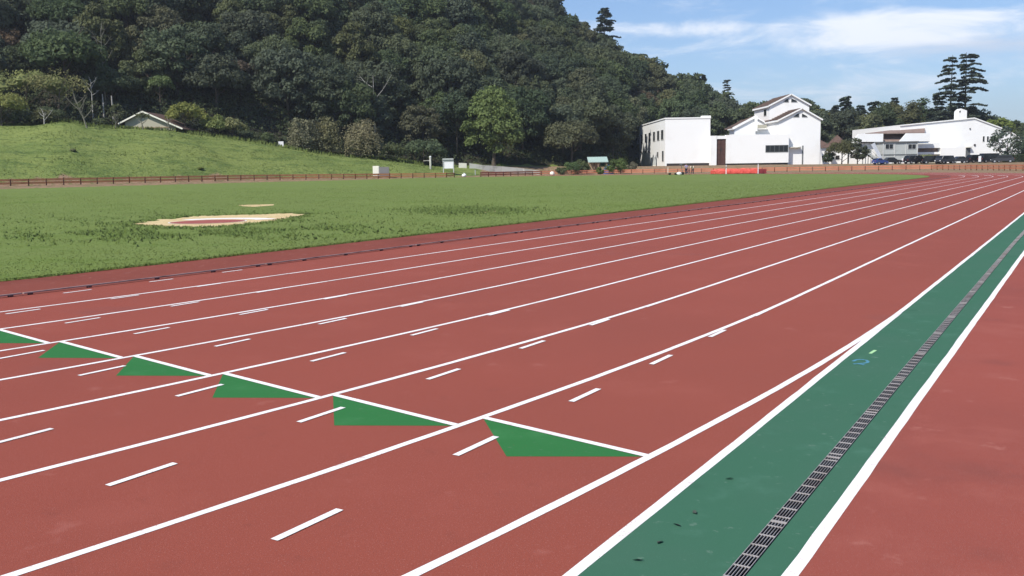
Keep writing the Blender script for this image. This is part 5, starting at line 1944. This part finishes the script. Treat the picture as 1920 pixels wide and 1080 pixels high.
m_grey_wood = mat('grey_lichened_bark', (0.19, 0.18, 0.14), 0.95, 0.1, [(5, 5, .45, .7, (0.12, 0.11, 0.085))])
bare_tree(181, 150, 4.2, .16, 1, m_grey_wood, 'half bare leaning tree on the crest between the cherry trees and the hut', lean=-.35, spread=.75, limbs=9, twigs=True)
bare_tree(192, 166, 7.0, .12, 2, m_barkl, 'pale dead tree with short forked limbs left of the two bare poles', fork=.6, spread=.28)
bare_tree(283, 158, 2.6, .12, 3, m_grey_wood, 'small sparse twisted tree before the gable of the hut', lean=-.15, spread=.6, twigs=True)
bare_tree(232, 158, 2.3, .10, 4, m_grey_wood, 'thin sparse sapling at the lower left corner of the hut roof', lean=.1, spread=.6, twigs=True)
bare_tree(101, 150, 1.7, .12, 5, m_barkl, 'low pale stump with bare twigs on the shaded crest', spread=.8)
bare_tree(330, 162, 1.9, .10, 6, m_grey_wood, 'little bare tree by the right end of the hut roof', spread=.6)
for i, (px, Y, z1, z0, m) in enumerate(((212, 168, 176, 232, m_barkl), (228.5, 167, 179, 236, m_barkl))):
    x = at_px(px, Y)
    o = thing('bare_pole', (x, Y, H(x, Y) - .2), ('taller pale bare pole rising behind the bank left of the hut', 'shorter pale bare pole directly behind the left eave of the hut')[i], 'pole')
    h = px2z(px, z1, Y) - o.location.z
    mb = MB(); mb.tube([(0, 0, 0), (.04, 0, h * .5), (0, 0, h)], [.15, .13, .10], 8); mb.build('shaft', m, o)
    mb = MB(); mb.tube([(0, 0, h * .55), (.35, -.1, h * .66)], [.05, .02], 5); mb.build('stub', m, o)


def hill_y(px, row):
    """distance at which the hillside canopy is seen in a given pixel"""
    ym, yr = interp(px, TP, T_M), interp(px, TP, T_R)
    for y in np.arange(ym + 6, yr, 1.0):
        z = H((px - 960) / F * y, y) + 8.5
        if hor(px) - (z - EYE) / y * F < row:
            return float(y)
    return yr


y_ = hill_y(712, 170)
bare_tree(711, y_ - 4, 13.5, .14, 11, m_barkl, 'white dead tree forking in a V out of the dark wood', fork=.62, limbs=2, spread=.34)
y_ = hill_y(215, 95)
bare_tree(217, y_ - 4, 14.0, .15, 12, m_grey_wood, 'tall pale dead tree in the dark wood at the upper left', fork=.55, limbs=7, spread=.22)


# conifers with flat tiers of branches
def conifer(name, px, Y, h, spread, seed, label, tiers=20, start=.12, top_w=.10, gap=0.0, size=.26, dens=1.0, lean=0.0, dz=0.0, sides=(1, 1), tr=.30, low=1.0, key='needle'):
    r = np.random.default_rng(seed)
    x = at_px(px, Y)
    o = thing(name, (x, Y, H(x, Y) + dz), label, 'tree')
    tb_ = MB()
    tb_.tube([(0, 0, -.5), (lean * h * .5, 0, h * .5), (lean * h, 0, h)], [tr, tr * .62, tr * .12], 8)
    bb = MB()
    V = []
    for i in range(tiers):
        t = start + (1 - start) * (i + r.uniform(-.25, .25)) / tiers
        z = h * t
        w = spread * ((1 - t) ** .75 * (1 - top_w) + top_w) * (low if t < .3 else 1)
        nb = r.integers(4, 7)
        for k in range(nb):
            if r.uniform() < gap:
                continue
            a = r.uniform(0, 2 * PI)
            L_ = w * r.uniform(.45, 1.1) * (sides[0] if math.cos(a) < 0 else sides[1])
            if L_ < .3:
                continue
            dirv = np.array([math.cos(a), math.sin(a), 0])
            rise = r.uniform(.0, .22) * L_
            b0 = np.array([lean * z, 0, z])
            b1 = b0 + dirv * L_ * .6 + (0, 0, rise)
            b2 = b0 + dirv * L_ + (0, 0, rise - .10 * L_)
            bb.tube([b0, b1, b2], [tr * .22, tr * .13, .02], 4, cap=False)
            m = int(60 * dens * L_ / 3 + 8)
            u = r.uniform(.25, 1.05, m)
            side = np.array([-dirv[1], dirv[0], 0])
            P = b0 + dirv * (L_ * u)[:, None] + np.outer(rise * np.minimum(u / .6, 1) - .10 * L_ * np.maximum(u - .6, 0) / .4, (0, 0, 1))
            P = P + side * (r.normal(0, .17, m) * L_ * (1.2 - u))[:, None] + r.normal(0, .10, (m, 3)) * (1, 1, .9)
            V.append(leaf_quads(P, np.tile((0, 0, 1.0), (m, 1)), np.full(m, size), r, .38))
    tb_.build('trunk', m_bark, o)
    bb.build('branches', m_bark, o)['kind'] = 'stuff'
    v = np.concatenate(V)
    me = tri_obj('foliage', v, 4, LM[key], do_link=False)
    link('foliage', me, o)
    return o


Yc = 262.0
LM['needle2'] = leafmat('grey_green_cedar_needle', (0.110, 0.135, 0.095), (0.080, 0.100, 0.072), 0, .15)
hz = px2z(1775, 103, Yc) - H(at_px(1775, Yc), Yc)
conifer('cedar_tree', 1775, Yc, hz, 6.8, 201, 'left one of the two tall tiered cedars, thin topped with gaps between its branches', tiers=24, start=.14, top_w=.32, gap=.24, sides=(1.0, .5), dens=3.0, tr=.42, lean=.0, size=.34, key='needle2')
hz = px2z(1804, 98, Yc + 3) - H(at_px(1804, Yc + 3), Yc + 3)
conifer('cedar_tree', 1804, Yc + 3, hz, 8.6, 202, 'right and fuller one of the two tall tiered cedars behind the white hall', tiers=32, start=.10, top_w=.26, gap=.06, sides=(.6, 1.15), dens=3.2, tr=.46, lean=-.02, size=.34, key='needle2')
yy = 318
hz = px2z(1135, 14, yy) - H(at_px(1136, yy), yy)
conifer('lone_conifer', 1136, yy, hz, 7.5, 203, 'lone tiered conifer standing on the skyline of the hill', tiers=26, start=.28, top_w=.16, gap=.12, dens=2.4, size=.34, tr=.3)
yy = 326
conifer('skyline_conifer', 1363, yy, px2z(1363, 148, yy) - H(at_px(1363, yy), yy), 3.6, 204, 'small ragged conifer on the skyline where the hill runs out left of the tower', tiers=13, start=.35, top_w=.35, gap=.25, size=.30, dens=1.4, tr=.2)
for i, (px, row, Y, w, lab) in enumerate(((1583, 179, 272, 6.0, 'pointed dark conifer rising right of the gabled white building'), (1608, 196, 274, 4.2, 'narrow dark conifer just right of the pointed one'),
                                          (1563, 196, 276, 4.2, 'low dark conifer at the right shoulder of the gabled white building'), (1637, 188, 276, 6.0, 'rounded blue green conifer behind the brown roofs'),
                                          (1751, 172, 268, 4.6, 'dark narrow conifer at the left foot of the two tall cedars'), (1318, 140, 322, 2.4, 'small pointed conifer on the falling skyline of the hill'),
                                          (1669, 182, 290, 4.0, 'pointed treetop above the round olive trees behind the brown roofs'))):
    conifer('dark_conifer', px, Y, px2z(px, row, Y) - H(at_px(px, Y), Y), w, 210 + i, lab, tiers=24, start=.08, top_w=.26, gap=0, size=.36, dens=3.0, tr=.22)
# broad trees behind the brown roofs and the hall
for i, (px, row, Y, rx, key, lab) in enumerate(((1690, 180, 274, 7.6, 'olive', 'large rounded olive tree behind the brown roofs'), (1655, 194, 270, 6.2, 'mid', 'mid green tree between the conifers and the large olive tree'),
                                                (1722, 182, 276, 7.0, 'dark', 'dark rounded tree left of the two tall cedars'), (1618, 206, 266, 6.6, 'olive', 'olive tree low behind the left white parapet'),
                                                (1576, 203, 268, 6.6, 'dark', 'dark tree mass below the pointed conifer'), (1790, 196, 270, 8.0, 'dark', 'dark broad tree filling the foot of the tall cedars'),
                                                (1832, 208, 270, 6.0, 'dark', 'dark tree at the right foot of the tall cedars'), (1868, 217, 262, 5.2, 'bright', 'rounded yellow green tree above the right end of the white hall'),
                                                (1893, 224, 266, 3.6, 'mid', 'green tree right of the rounded yellow green one'), (1915, 240, 262, 3.8, 'dark', 'dark tree at the right edge of the picture behind the hall'),
                                                (1441, 184, 268, 4.4, 'dark', 'dark treetop left of the tower gable'), (1501, 172, 272, 3.6, 'dark', 'dark treetops peeping over the tower gable'),
                                                (1527, 190, 270, 3.8, 'mid', 'treetop right of the tower gable'), (1395, 196, 270, 4.4, 'mid', 'tree filling the gap between the plain block and the tower'))):
    zg_ = H(at_px(px, Y), Y)
    h = px2z(px, row, Y) - zg_
    cm_ = crown_mesh('crown', LM[key], seed=240 + i, rx=rx, rz=h * .46, zc=h * .55, n_cl=44, per=120, cl=.30, size=.30, shape='egg' if i % 2 else 'round')
    plant('broadleaf_tree', cm_, trunk_mesh('trunk', h * .6, .3, 240 + i, rx * .6, 6), at_px(px, Y), Y, lab, 'tree')
# nearer trees by the buildings
cm_ = crown_mesh('crown', LM['olive'], seed=300, rx=3.9, rz=2.3, zc=3.3, n_cl=40, per=90, cl=.24, size=.17, shape='broad', flat=.7, core=False, sag=1.0)
plant('broadleaf_tree', cm_, trunk_mesh('trunk', 3.6, .16, 300, 2.6, 8, start=.2), at_px(1577, 206), 206, 'wide leafy tree with a visible trunk in front of the small brown roofed houses', 'tree')
cm_ = crown_mesh('crown', LM['mid'], seed=301, rx=2.6, rz=2.6, zc=2.9, n_cl=34, per=90, cl=.27, size=.17, shape='round', flat=.6)
plant('broadleaf_tree', cm_, trunk_mesh('trunk', 3, .14, 301, 1.8, 6, start=.2), at_px(1606, 204), 204, 'dense dark leafy tree left of the outside stair', 'tree')
m_gloss = mat('glossy_dark_leaf', (0.055, 0.080, 0.045), 0.35, 0.5, [(.6, 4, .42, .66, (0.04, 0.06, 0.035))])
cm_ = tri_obj('crown', crown_data(seed=302, rx=4.4, rz=3.5, zc=4.2, n_cl=54, per=52, cl=.19, size=.20, shape='egg', flat=.8, core=False), 4, m_gloss, do_link=False)
plant('magnolia_tree', cm_, trunk_mesh('trunk', 4.5, .2, 302, 3.0, 9, start=.2), at_px(1884, 203), 203, 'open glossy leaved tree before the right end of the white hall', 'tree')
cm_ = crown_mesh('crown', LM['dark'], seed=303, rx=3.0, rz=3.2, zc=3.2, n_cl=34, per=90, cl=.27, size=.18)
plant('broadleaf_tree', cm_, trunk_mesh('trunk', 3, .14, 303, 1.8, 6), at_px(1925, 205), 205, 'dark tree at the right edge of the picture beside the hedge', 'tree')
# clipped hedge
hx0, hx1 = at_px(1872, 200), at_px(1990, 200)
o = thing('hedge', ((hx0 + hx1) / 2, 200, H((hx0 + hx1) / 2, 200)), 'dark clipped hedge at the right edge in front of the glossy leaved tree', 'hedge')
r = np.random.default_rng(8)
n_ = 7000
P = np.c_[r.uniform(-(hx1 - hx0) / 2, (hx1 - hx0) / 2, n_), r.uniform(-.8, .8, n_), r.uniform(0, 1, n_) ** .7 * 1.7]
P[:, 1] = np.where(r.uniform(0, 1, n_) < .6, -.8 + r.normal(0, .07, n_), P[:, 1])
link('foliage', tri_obj('foliage', leaf_quads(P, np.tile((0, -.6, .6), (n_, 1)), np.full(n_, .11), r, .7), 4, LM['dark'], do_link=False), o)
mb = MB(); mb.box(-(hx1 - hx0) / 2 + .1, (hx1 - hx0) / 2 - .1, -.65, .65, 0, 1.5); mb.build('inner_twigs', m_bark, o)


# ------------------------------------------------------------------ vehicles
def car(px, Y, length, height, kind, paint, label, rz, dark=False):
    x = at_px(px, Y)
    o = thing('parked_car', (x, Y, H(x, Y)), label, 'car', rz=rz)
    Lh, wd = length / 2, .84
    if kind == 'van':
        prof = [(-Lh, .35), (-Lh + .02, .95), (-Lh + .12, 1.25), (-Lh + .45, height), (Lh - .75, height), (Lh - .35, 1.1), (Lh - .02, .85), (Lh, .35)]
        win = [(-Lh + .35, 1.05), (-Lh + .62, height - .12), (Lh - .9, height - .12), (Lh - .5, 1.05)]
    elif kind == 'hatch':
        prof = [(-Lh, .35), (-Lh + .03, .85), (-Lh + .2, 1.0), (-Lh + .65, height), (Lh - 1.6, height), (Lh - .95, .95), (Lh - .1, .78), (Lh, .35)]
        win = [(-Lh + .45, .98), (-Lh + .8, height - .1), (Lh - 1.7, height - .1), (Lh - 1.15, .96)]
    else:
        prof = [(-Lh, .35), (-Lh + .03, .85), (-Lh + .8, .95), (-Lh + 1.3, height), (Lh - 1.9, height), (Lh - 1.2, .93), (Lh - .1, .75), (Lh, .35)]
        win = [(-Lh + 1.0, .95), (-Lh + 1.4, height - .1), (Lh - 2.0, height - .1), (Lh - 1.4, .94)]
    mb = MB()
    secs = []
    for yy, ins, drop in ((-wd, .06, .06), (-wd + .10, .0, 0), (wd - .10, .0, 0), (wd, .06, .06)):
        secs.append([(p[0] * (1 - ins * .2), yy, max(p[1] - (drop if p[1] > 1 else 0), .3) + 0) for p in prof])
    n = len(prof)
    for s in range(3):
        for i in range(n):
            j = (i + 1) % n
            mb.quad(secs[s][i], secs[s][j], secs[s + 1][j], secs[s + 1][i])
    mb.poly(secs[0][::-1]); mb.poly(secs[3])
    mb.build('body', paint, o)
    for yy, sg in ((-wd - .008, 1), (wd + .008, -1)):
        mb = MB()
        pts_ = [(p[0], yy, p[1]) for p in win]
        mb.poly(pts_ if sg > 0 else pts_[::-1])
        mb.poly([(p[0], yy + sg * .006, p[1]) for p in (win[::-1] if sg > 0 else win)])
        mb.build('side_window', m_glass, o)
    for k in (0, 1):                                   # rear and front screens
        a, b = (win[0], win[1]) if k == 0 else (win[3], win[2])
        i0 = 2 if k == 0 else n - 4
        A_, B_ = (prof[2], prof[3]) if k == 0 else (prof[-3], prof[-4])
        ox = -.012 if k == 0 else .012
        q = [(A_[0] + (B_[0] - A_[0]) * .12 + ox, -wd + .14, A_[1] + (B_[1] - A_[1]) * .12 + .012), (A_[0] + (B_[0] - A_[0]) * .12 + ox, wd - .14, A_[1] + (B_[1] - A_[1]) * .12 + .012),
             (A_[0] + (B_[0] - A_[0]) * .9 + ox, wd - .2, A_[1] + (B_[1] - A_[1]) * .9 + .012), (A_[0] + (B_[0] - A_[0]) * .9 + ox, -wd + .2, A_[1] + (B_[1] - A_[1]) * .9 + .012)]
        mb = MB(); mb.poly(q if k else q[::-1]); mb.build('windscreen' if k else 'rear_window', m_glass, o)
    for sx_ in (-Lh + .75, Lh - .8):
        for yy in (-wd + .02, wd - .02):
            mb = MB(); mb.tube([(sx_, yy - .1, .31), (sx_, yy + .1, .31)], [.31, .31], 14)
            w = mb.build('wheel', m_black, o)
            mb = MB(); s_ = -1 if yy < 0 else 1
            mb.tube([(sx_, yy + s_ * .1, .31), (sx_, yy + s_ * .115, .31)], [.18, .18], 10); mb.build('rim', m_chrome, w)
    for s_ in (-1, 1):
        mb = MB(); mb.box(Lh - .06, Lh + .01, s_ * .6 - .14, s_ * .6 + .14, .58, .72); mb.build('headlight', m_lamp, o)
        mb = MB(); mb.box(-Lh - .012, -Lh + .05, s_ * .66 - .09, s_ * .66 + .09, .72, .95); mb.build('tail_light', m_tarpd, o)
    mb = MB(); mb.box(-Lh - .02, -Lh - .004, -.17, .17, .48, .58); mb.build('number_plate', m_plate, o)
    return o


def paint(name, c):
    return mat(name, c, .25, .5)


p_black, p_dark, p_white, p_blue, p_silver = paint('black_car_paint', (.012, .012, .014)), paint('dark_grey_car_paint', (.035, .037, .042)), paint('white_car_paint', (.75, .75, .74)), paint('blue_car_paint', (.03, .055, .20)), paint('silver_car_paint', (.45, .46, .47))
for px, Y, ln, ht, kind, pt, lab, rz in (
        (1648, 197, 2.9, 1.35, 'hatch', p_blue, 'small blue car parked below the covered outside stair', .15),
        (1669, 200, 4.3, 1.42, 'sedan', p_black, 'low black car parked in front of the grey prefabricated office', .1),
        (1711, 200, 4.2, 1.75, 'van', p_black, 'tall black car at the right corner of the grey prefabricated office', .3),
        (1746, 199, 4.4, 1.65, 'hatch', p_black, 'black car before the yellow green low bush', -.2),
        (1768, 197, 4.4, 1.70, 'van', p_dark, 'dark grey car with bright lamps in front of the white porch block', PI + .5),
        (1794, 200, 4.2, 1.40, 'sedan', p_dark, 'low dark saloon car in front of the white hall by the recessed door', PI + .1),
        (1828, 200, 4.3, 1.70, 'van', p_black, 'black van against the dark base of the white hall', .2),
        (1852, 198, 4.6, 1.95, 'van', p_black, 'tall black van left of the glossy leaved tree', .2),
        (1876, 194, 4.4, 1.55, 'hatch', p_dark, 'rightmost dark car with a pale reflection on its windscreen below the glossy leaved tree', PI - .5)):
    car(px, Y, ln, ht, kind, pt, lab, rz)
x = at_px(1833.5, 193)
o = thing('white_board', (x, 193, H(x, 193)), 'upright white board standing between the dark parked cars', 'board')
mb = MB(); mb.box(-.26, .26, -.03, .03, .35, 1.5); mb.build('panel', m_plate, o)
for s_ in (-.22, .22):
    mb = MB(); mb.box(s_ - .03, s_ + .03, .032, .09, 0, 1.45); mb.build('leg', m_greyd, o)


# ------------------------------------------------------------------ people by the equipment
def person(px, Y, rz, joints, label, top_m, leg_m, s=1.0):
    """one continuous skinned body; clothing is a slightly larger shell over its own part"""
    x = at_px(px, Y)
    o = thing('person', (x, Y, 0.06), label, 'person', rz=rz)
    J = joints

    def skinned(name, edges_pts, radii, m, sub=1):
        idx, vs, es, rs = {}, [], [], []
        for ch in edges_pts:
            for k in ch:
                if k not in idx:
                    idx[k] = len(vs); vs.append(tuple(c * s for c in J[k])); rs.append(radii.get(k, .05) * s)
            for a, b in zip(ch[:-1], ch[1:]):
                es.append((idx[a], idx[b]))
        me = bpy.data.meshes.new(name)
        me.from_pydata(vs, es, [])
        me.materials.append(m)
        ob = link(name, me, o)
        md = ob.modifiers.new('skin', 'SKIN')
        for i, r0 in enumerate(rs):
            me.skin_vertices[0].data[i].radius = (r0, r0)
        me.skin_vertices[0].data[0].use_root = True
        sb = ob.modifiers.new('sub', 'SUBSURF'); sb.levels = sb.render_levels = sub
        md.use_smooth_shade = True
        return ob

    body = [['pelvis', 'waist', 'chest', 'neck', 'head0', 'head1'], ['chest', 'shl', 'ell', 'wrl', 'hal'], ['chest', 'shr', 'elr', 'wrr', 'har'], ['pelvis', 'hil', 'knl', 'anl', 'tol'], ['pelvis', 'hir', 'knr', 'anr', 'tor']]
    rad = dict(pelvis=.13, waist=.11, chest=.135, neck=.05, head0=.085, head1=.075, shl=.055, shr=.055, ell=.042, elr=.042, wrl=.03, wrr=.03, hal=.035, har=.035, hil=.085, hir=.085, knl=.058, knr=.058, anl=.04, anr=.04, tol=.04, tor=.04)
    skinned('body', body, rad, m_skin, 2)
    skinned('shirt', [['waist', 'chest'], ['chest', 'shl', 'ell'], ['chest', 'shr', 'elr'], ['waist', 'pelvis']], dict(waist=.145, chest=.165, shl=.08, shr=.08, ell=.06, elr=.06, pelvis=.14), top_m, 2)
    skinned('trousers', [['pelvis', 'hil', 'knl', 'anl'], ['pelvis', 'hir', 'knr', 'anr']], dict(pelvis=.150, hil=.105, hir=.105, knl=.075, knr=.075, anl=.055, anr=.055), leg_m, 2)
    # hair as a cap over the back and top of the head
    h1 = Vector(J['head1']) * s
    mb = MB()
    rings = []
    for j in range(5):
        t = j / 4 * PI * .52
        rings.append([(h1.x + .105 * s * math.sin(t) * math.cos(a), h1.y + .015 + .115 * s * math.sin(t) * math.sin(a), h1.z - .03 * s + .13 * s * math.cos(t)) for a in np.linspace(0, 2 * PI, 11)[:-1]])
    for j in range(4):
        for k in range(10):
            mb.quad(rings[j][k], rings[j + 1][k], rings[j + 1][(k + 1) % 10], rings[j][(k + 1) % 10])
    mb.build('hair', m_hair, o, smooth_=True)
    return o


J1 = dict(pelvis=(0, 0, .92), waist=(0, -.03, 1.08), chest=(0, -.06, 1.32), neck=(0, -.08, 1.48), head0=(0, -.10, 1.56), head1=(0, -.12, 1.66),
          shl=(-.19, -.05, 1.40), ell=(-.30, -.12, 1.14), wrl=(-.26, -.34, 1.02), hal=(-.25, -.43, 1.01), shr=(.19, -.05, 1.40), elr=(.27, -.14, 1.14), wrr=(.22, -.36, 1.04), har=(.20, -.45, 1.03),
          hil=(-.10, 0, .86), knl=(-.12, -.03, .48), anl=(-.12, .02, .09), tol=(-.13, -.15, .04), hir=(.10, 0, .86), knr=(.13, -.05, .48), anr=(.14, .04, .09), tor=(.15, -.13, .04))
J2 = dict(J1)
J2.update(pelvis=(0, .10, .88), waist=(0, .02, 1.02), chest=(0, -.20, 1.22), neck=(0, -.32, 1.32), head0=(0, -.38, 1.37), head1=(0, -.45, 1.44), shl=(-.19, -.24, 1.27), ell=(-.24, -.38, 1.02), wrl=(-.20, -.50, .82), hal=(-.19, -.54, .74),
          shr=(.19, -.24, 1.27), elr=(.24, -.40, 1.02), wrr=(.20, -.52, .84), har=(.19, -.57, .76), hil=(-.10, .10, .82), hir=(.10, .10, .82))
YP = 148.0
person(1287.5, YP, .35, J1, 'person in a lilac top and dark trousers standing by the equipment', m_lilac, m_navy)
person(1299.5, YP + .5, -.5, J2, 'person in cream clothes bending forward beside the one in lilac', m_cloth, m_navy)
# wheeled line marker and a trolley with bags
o = thing('hand_trolley', (at_px(1279, YP), YP - .4, .05), 'two wheeled hand trolley with a tilted grey tray left of the person in lilac', 'trolley')
for yy in (-.28, .28):
    mb = MB(); mb.tube([(.1, yy - .03, .22), (.1, yy + .03, .22)], [.22, .22], 14); mb.build('wheel', m_black, o)
    mb = MB(); mb.bar((.1, yy * .7, .22), (-.15, yy * .7, 1.6), .04); mb.build('handle', m_greyd, o)
mb = MB(); mb.hexa([(-.35, -.22, 1.52), (.15, -.22, 1.70), (.15, .22, 1.70), (-.35, .22, 1.52)], [(-.37, -.22, 1.60), (.13, -.22, 1.78), (.13, .22, 1.78), (-.37, .22, 1.60)]); mb.build('tray', m_greyd, o)
mb = MB(); mb.tube([(.1, -.25, .22), (.1, .25, .22)], [.025, .025], 6); mb.build('axle', m_greyd, o)
o = thing('low_cart', (at_px(1263, YP), YP, .05), 'low cart on small black wheels at the left end of the equipment', 'cart')
mb = MB(); mb.box(-.85, .85, -.35, .35, .26, .36); mb.build('deck', m_wood, o)
for sx_ in (-.5, .45):
    for yy in (-.3, .3):
        mb = MB(); mb.tube([(sx_, yy - .05, .17), (sx_, yy + .05, .17)], [.17, .17], 12); mb.build('wheel', m_black, o)
mb = MB(); mb.bar((-.8, -.3, .36), (-.8, -.3, 1.15), .05); mb.bar((-.8, .3, .36), (-.8, .3, 1.15), .05); mb.bar((-.8, -.3, 1.12), (-.8, .3, 1.12), .05, up=(1, 0, 0)); mb.build('push_handle', m_cloth, o)
o = lump('white_bag', 1273.5, 327, YP - .5, .42, .25, m_plate, 'cream bag lying between the low cart and the hand trolley', 'bag', 5)
mb = MB(); mb.tube([(-.18, 0, .42), (-.1, 0, .62), (.1, 0, .62), (.18, 0, .42)], [.02] * 4, 5); mb.build('bag_handle', m_cloth, o)
o = thing('standing_bicycle', (at_px(1292.5, YP), YP + .9, .05), 'bicycle standing between the two people with its dark handlebar raised', 'bicycle', rz=.9)
for sx_ in (-.5, .5):
    mb = MB(); mb.tube([(sx_ + .33 * math.cos(a), 0, .34 + .33 * math.sin(a)) for a in np.linspace(0, 2 * PI, 21)], [.02] * 21, 5, cap=False)
    w = mb.build('wheel', m_black, o)
    mb = MB()
    for a in np.linspace(0, PI, 7)[:-1]:
        mb.bar((sx_ - .31 * math.cos(a), 0, .34 - .31 * math.sin(a)), (sx_ + .31 * math.cos(a), 0, .34 + .31 * math.sin(a)), .006)
    mb.build('spokes', m_chrome, w)
mb = MB()
for a, b in (((-.5, 0, .34), (-.1, 0, .30)), ((-.1, 0, .30), (-.22, 0, .85)), ((-.5, 0, .34), (-.2, 0, .75)), ((-.1, 0, .30), (.34, 0, .78)), ((-.2, 0, .75), (.34, 0, .84)), ((.5, 0, .34), (.32, 0, .95))):
    mb.tube([a, b], [.02, .02], 6)
mb.build('frame', m_blue, o)
mb = MB(); mb.box(-.34, -.1, -.07, .07, .85, .91); mb.build('saddle', m_black, o)
mb = MB(); mb.tube([(.28, -.28, 1.0), (.32, 0, .96), (.28, .28, 1.0)], [.018] * 3, 6); mb.build('handlebar', m_greyd, o)

# small litter: dry leaves on the green strip
lf = MB(); lf.poly([(-.022, 0, .004), (0, .009, .010), (.024, .002, .005), (.004, -.010, .003)]); lf.poly([(-.022, 0, .003), (.004, -.010, .002), (.024, .002, .004), (0, .009, .009)])
m_dry = mat('dry_leaf', (.06, .075, .06), .9, .1)
lf = lf.mesh('dry_leaf', m_dry)
q = random.Random(6)
for i, (px, py, where) in enumerate(((1197, 1052, 'nearest the bottom edge of the picture'), (1237, 1018, 'second from the bottom edge of the picture'), (1270, 986, 'third from the bottom edge of the picture'), (1302, 962, 'fourth up the strip, near the white line'), (1368, 899, 'farthest up the strip'))):
    g = gp(px, py)
    o = link('dry_leaf', lf, None, (g[0], g[1], .002))
    o.rotation_euler = (q.uniform(-.1, .1), q.uniform(-.1, .1), q.uniform(0, 6))
    tag(o, 'small dark dry leaf on the green strip, ' + where, 'leaf')
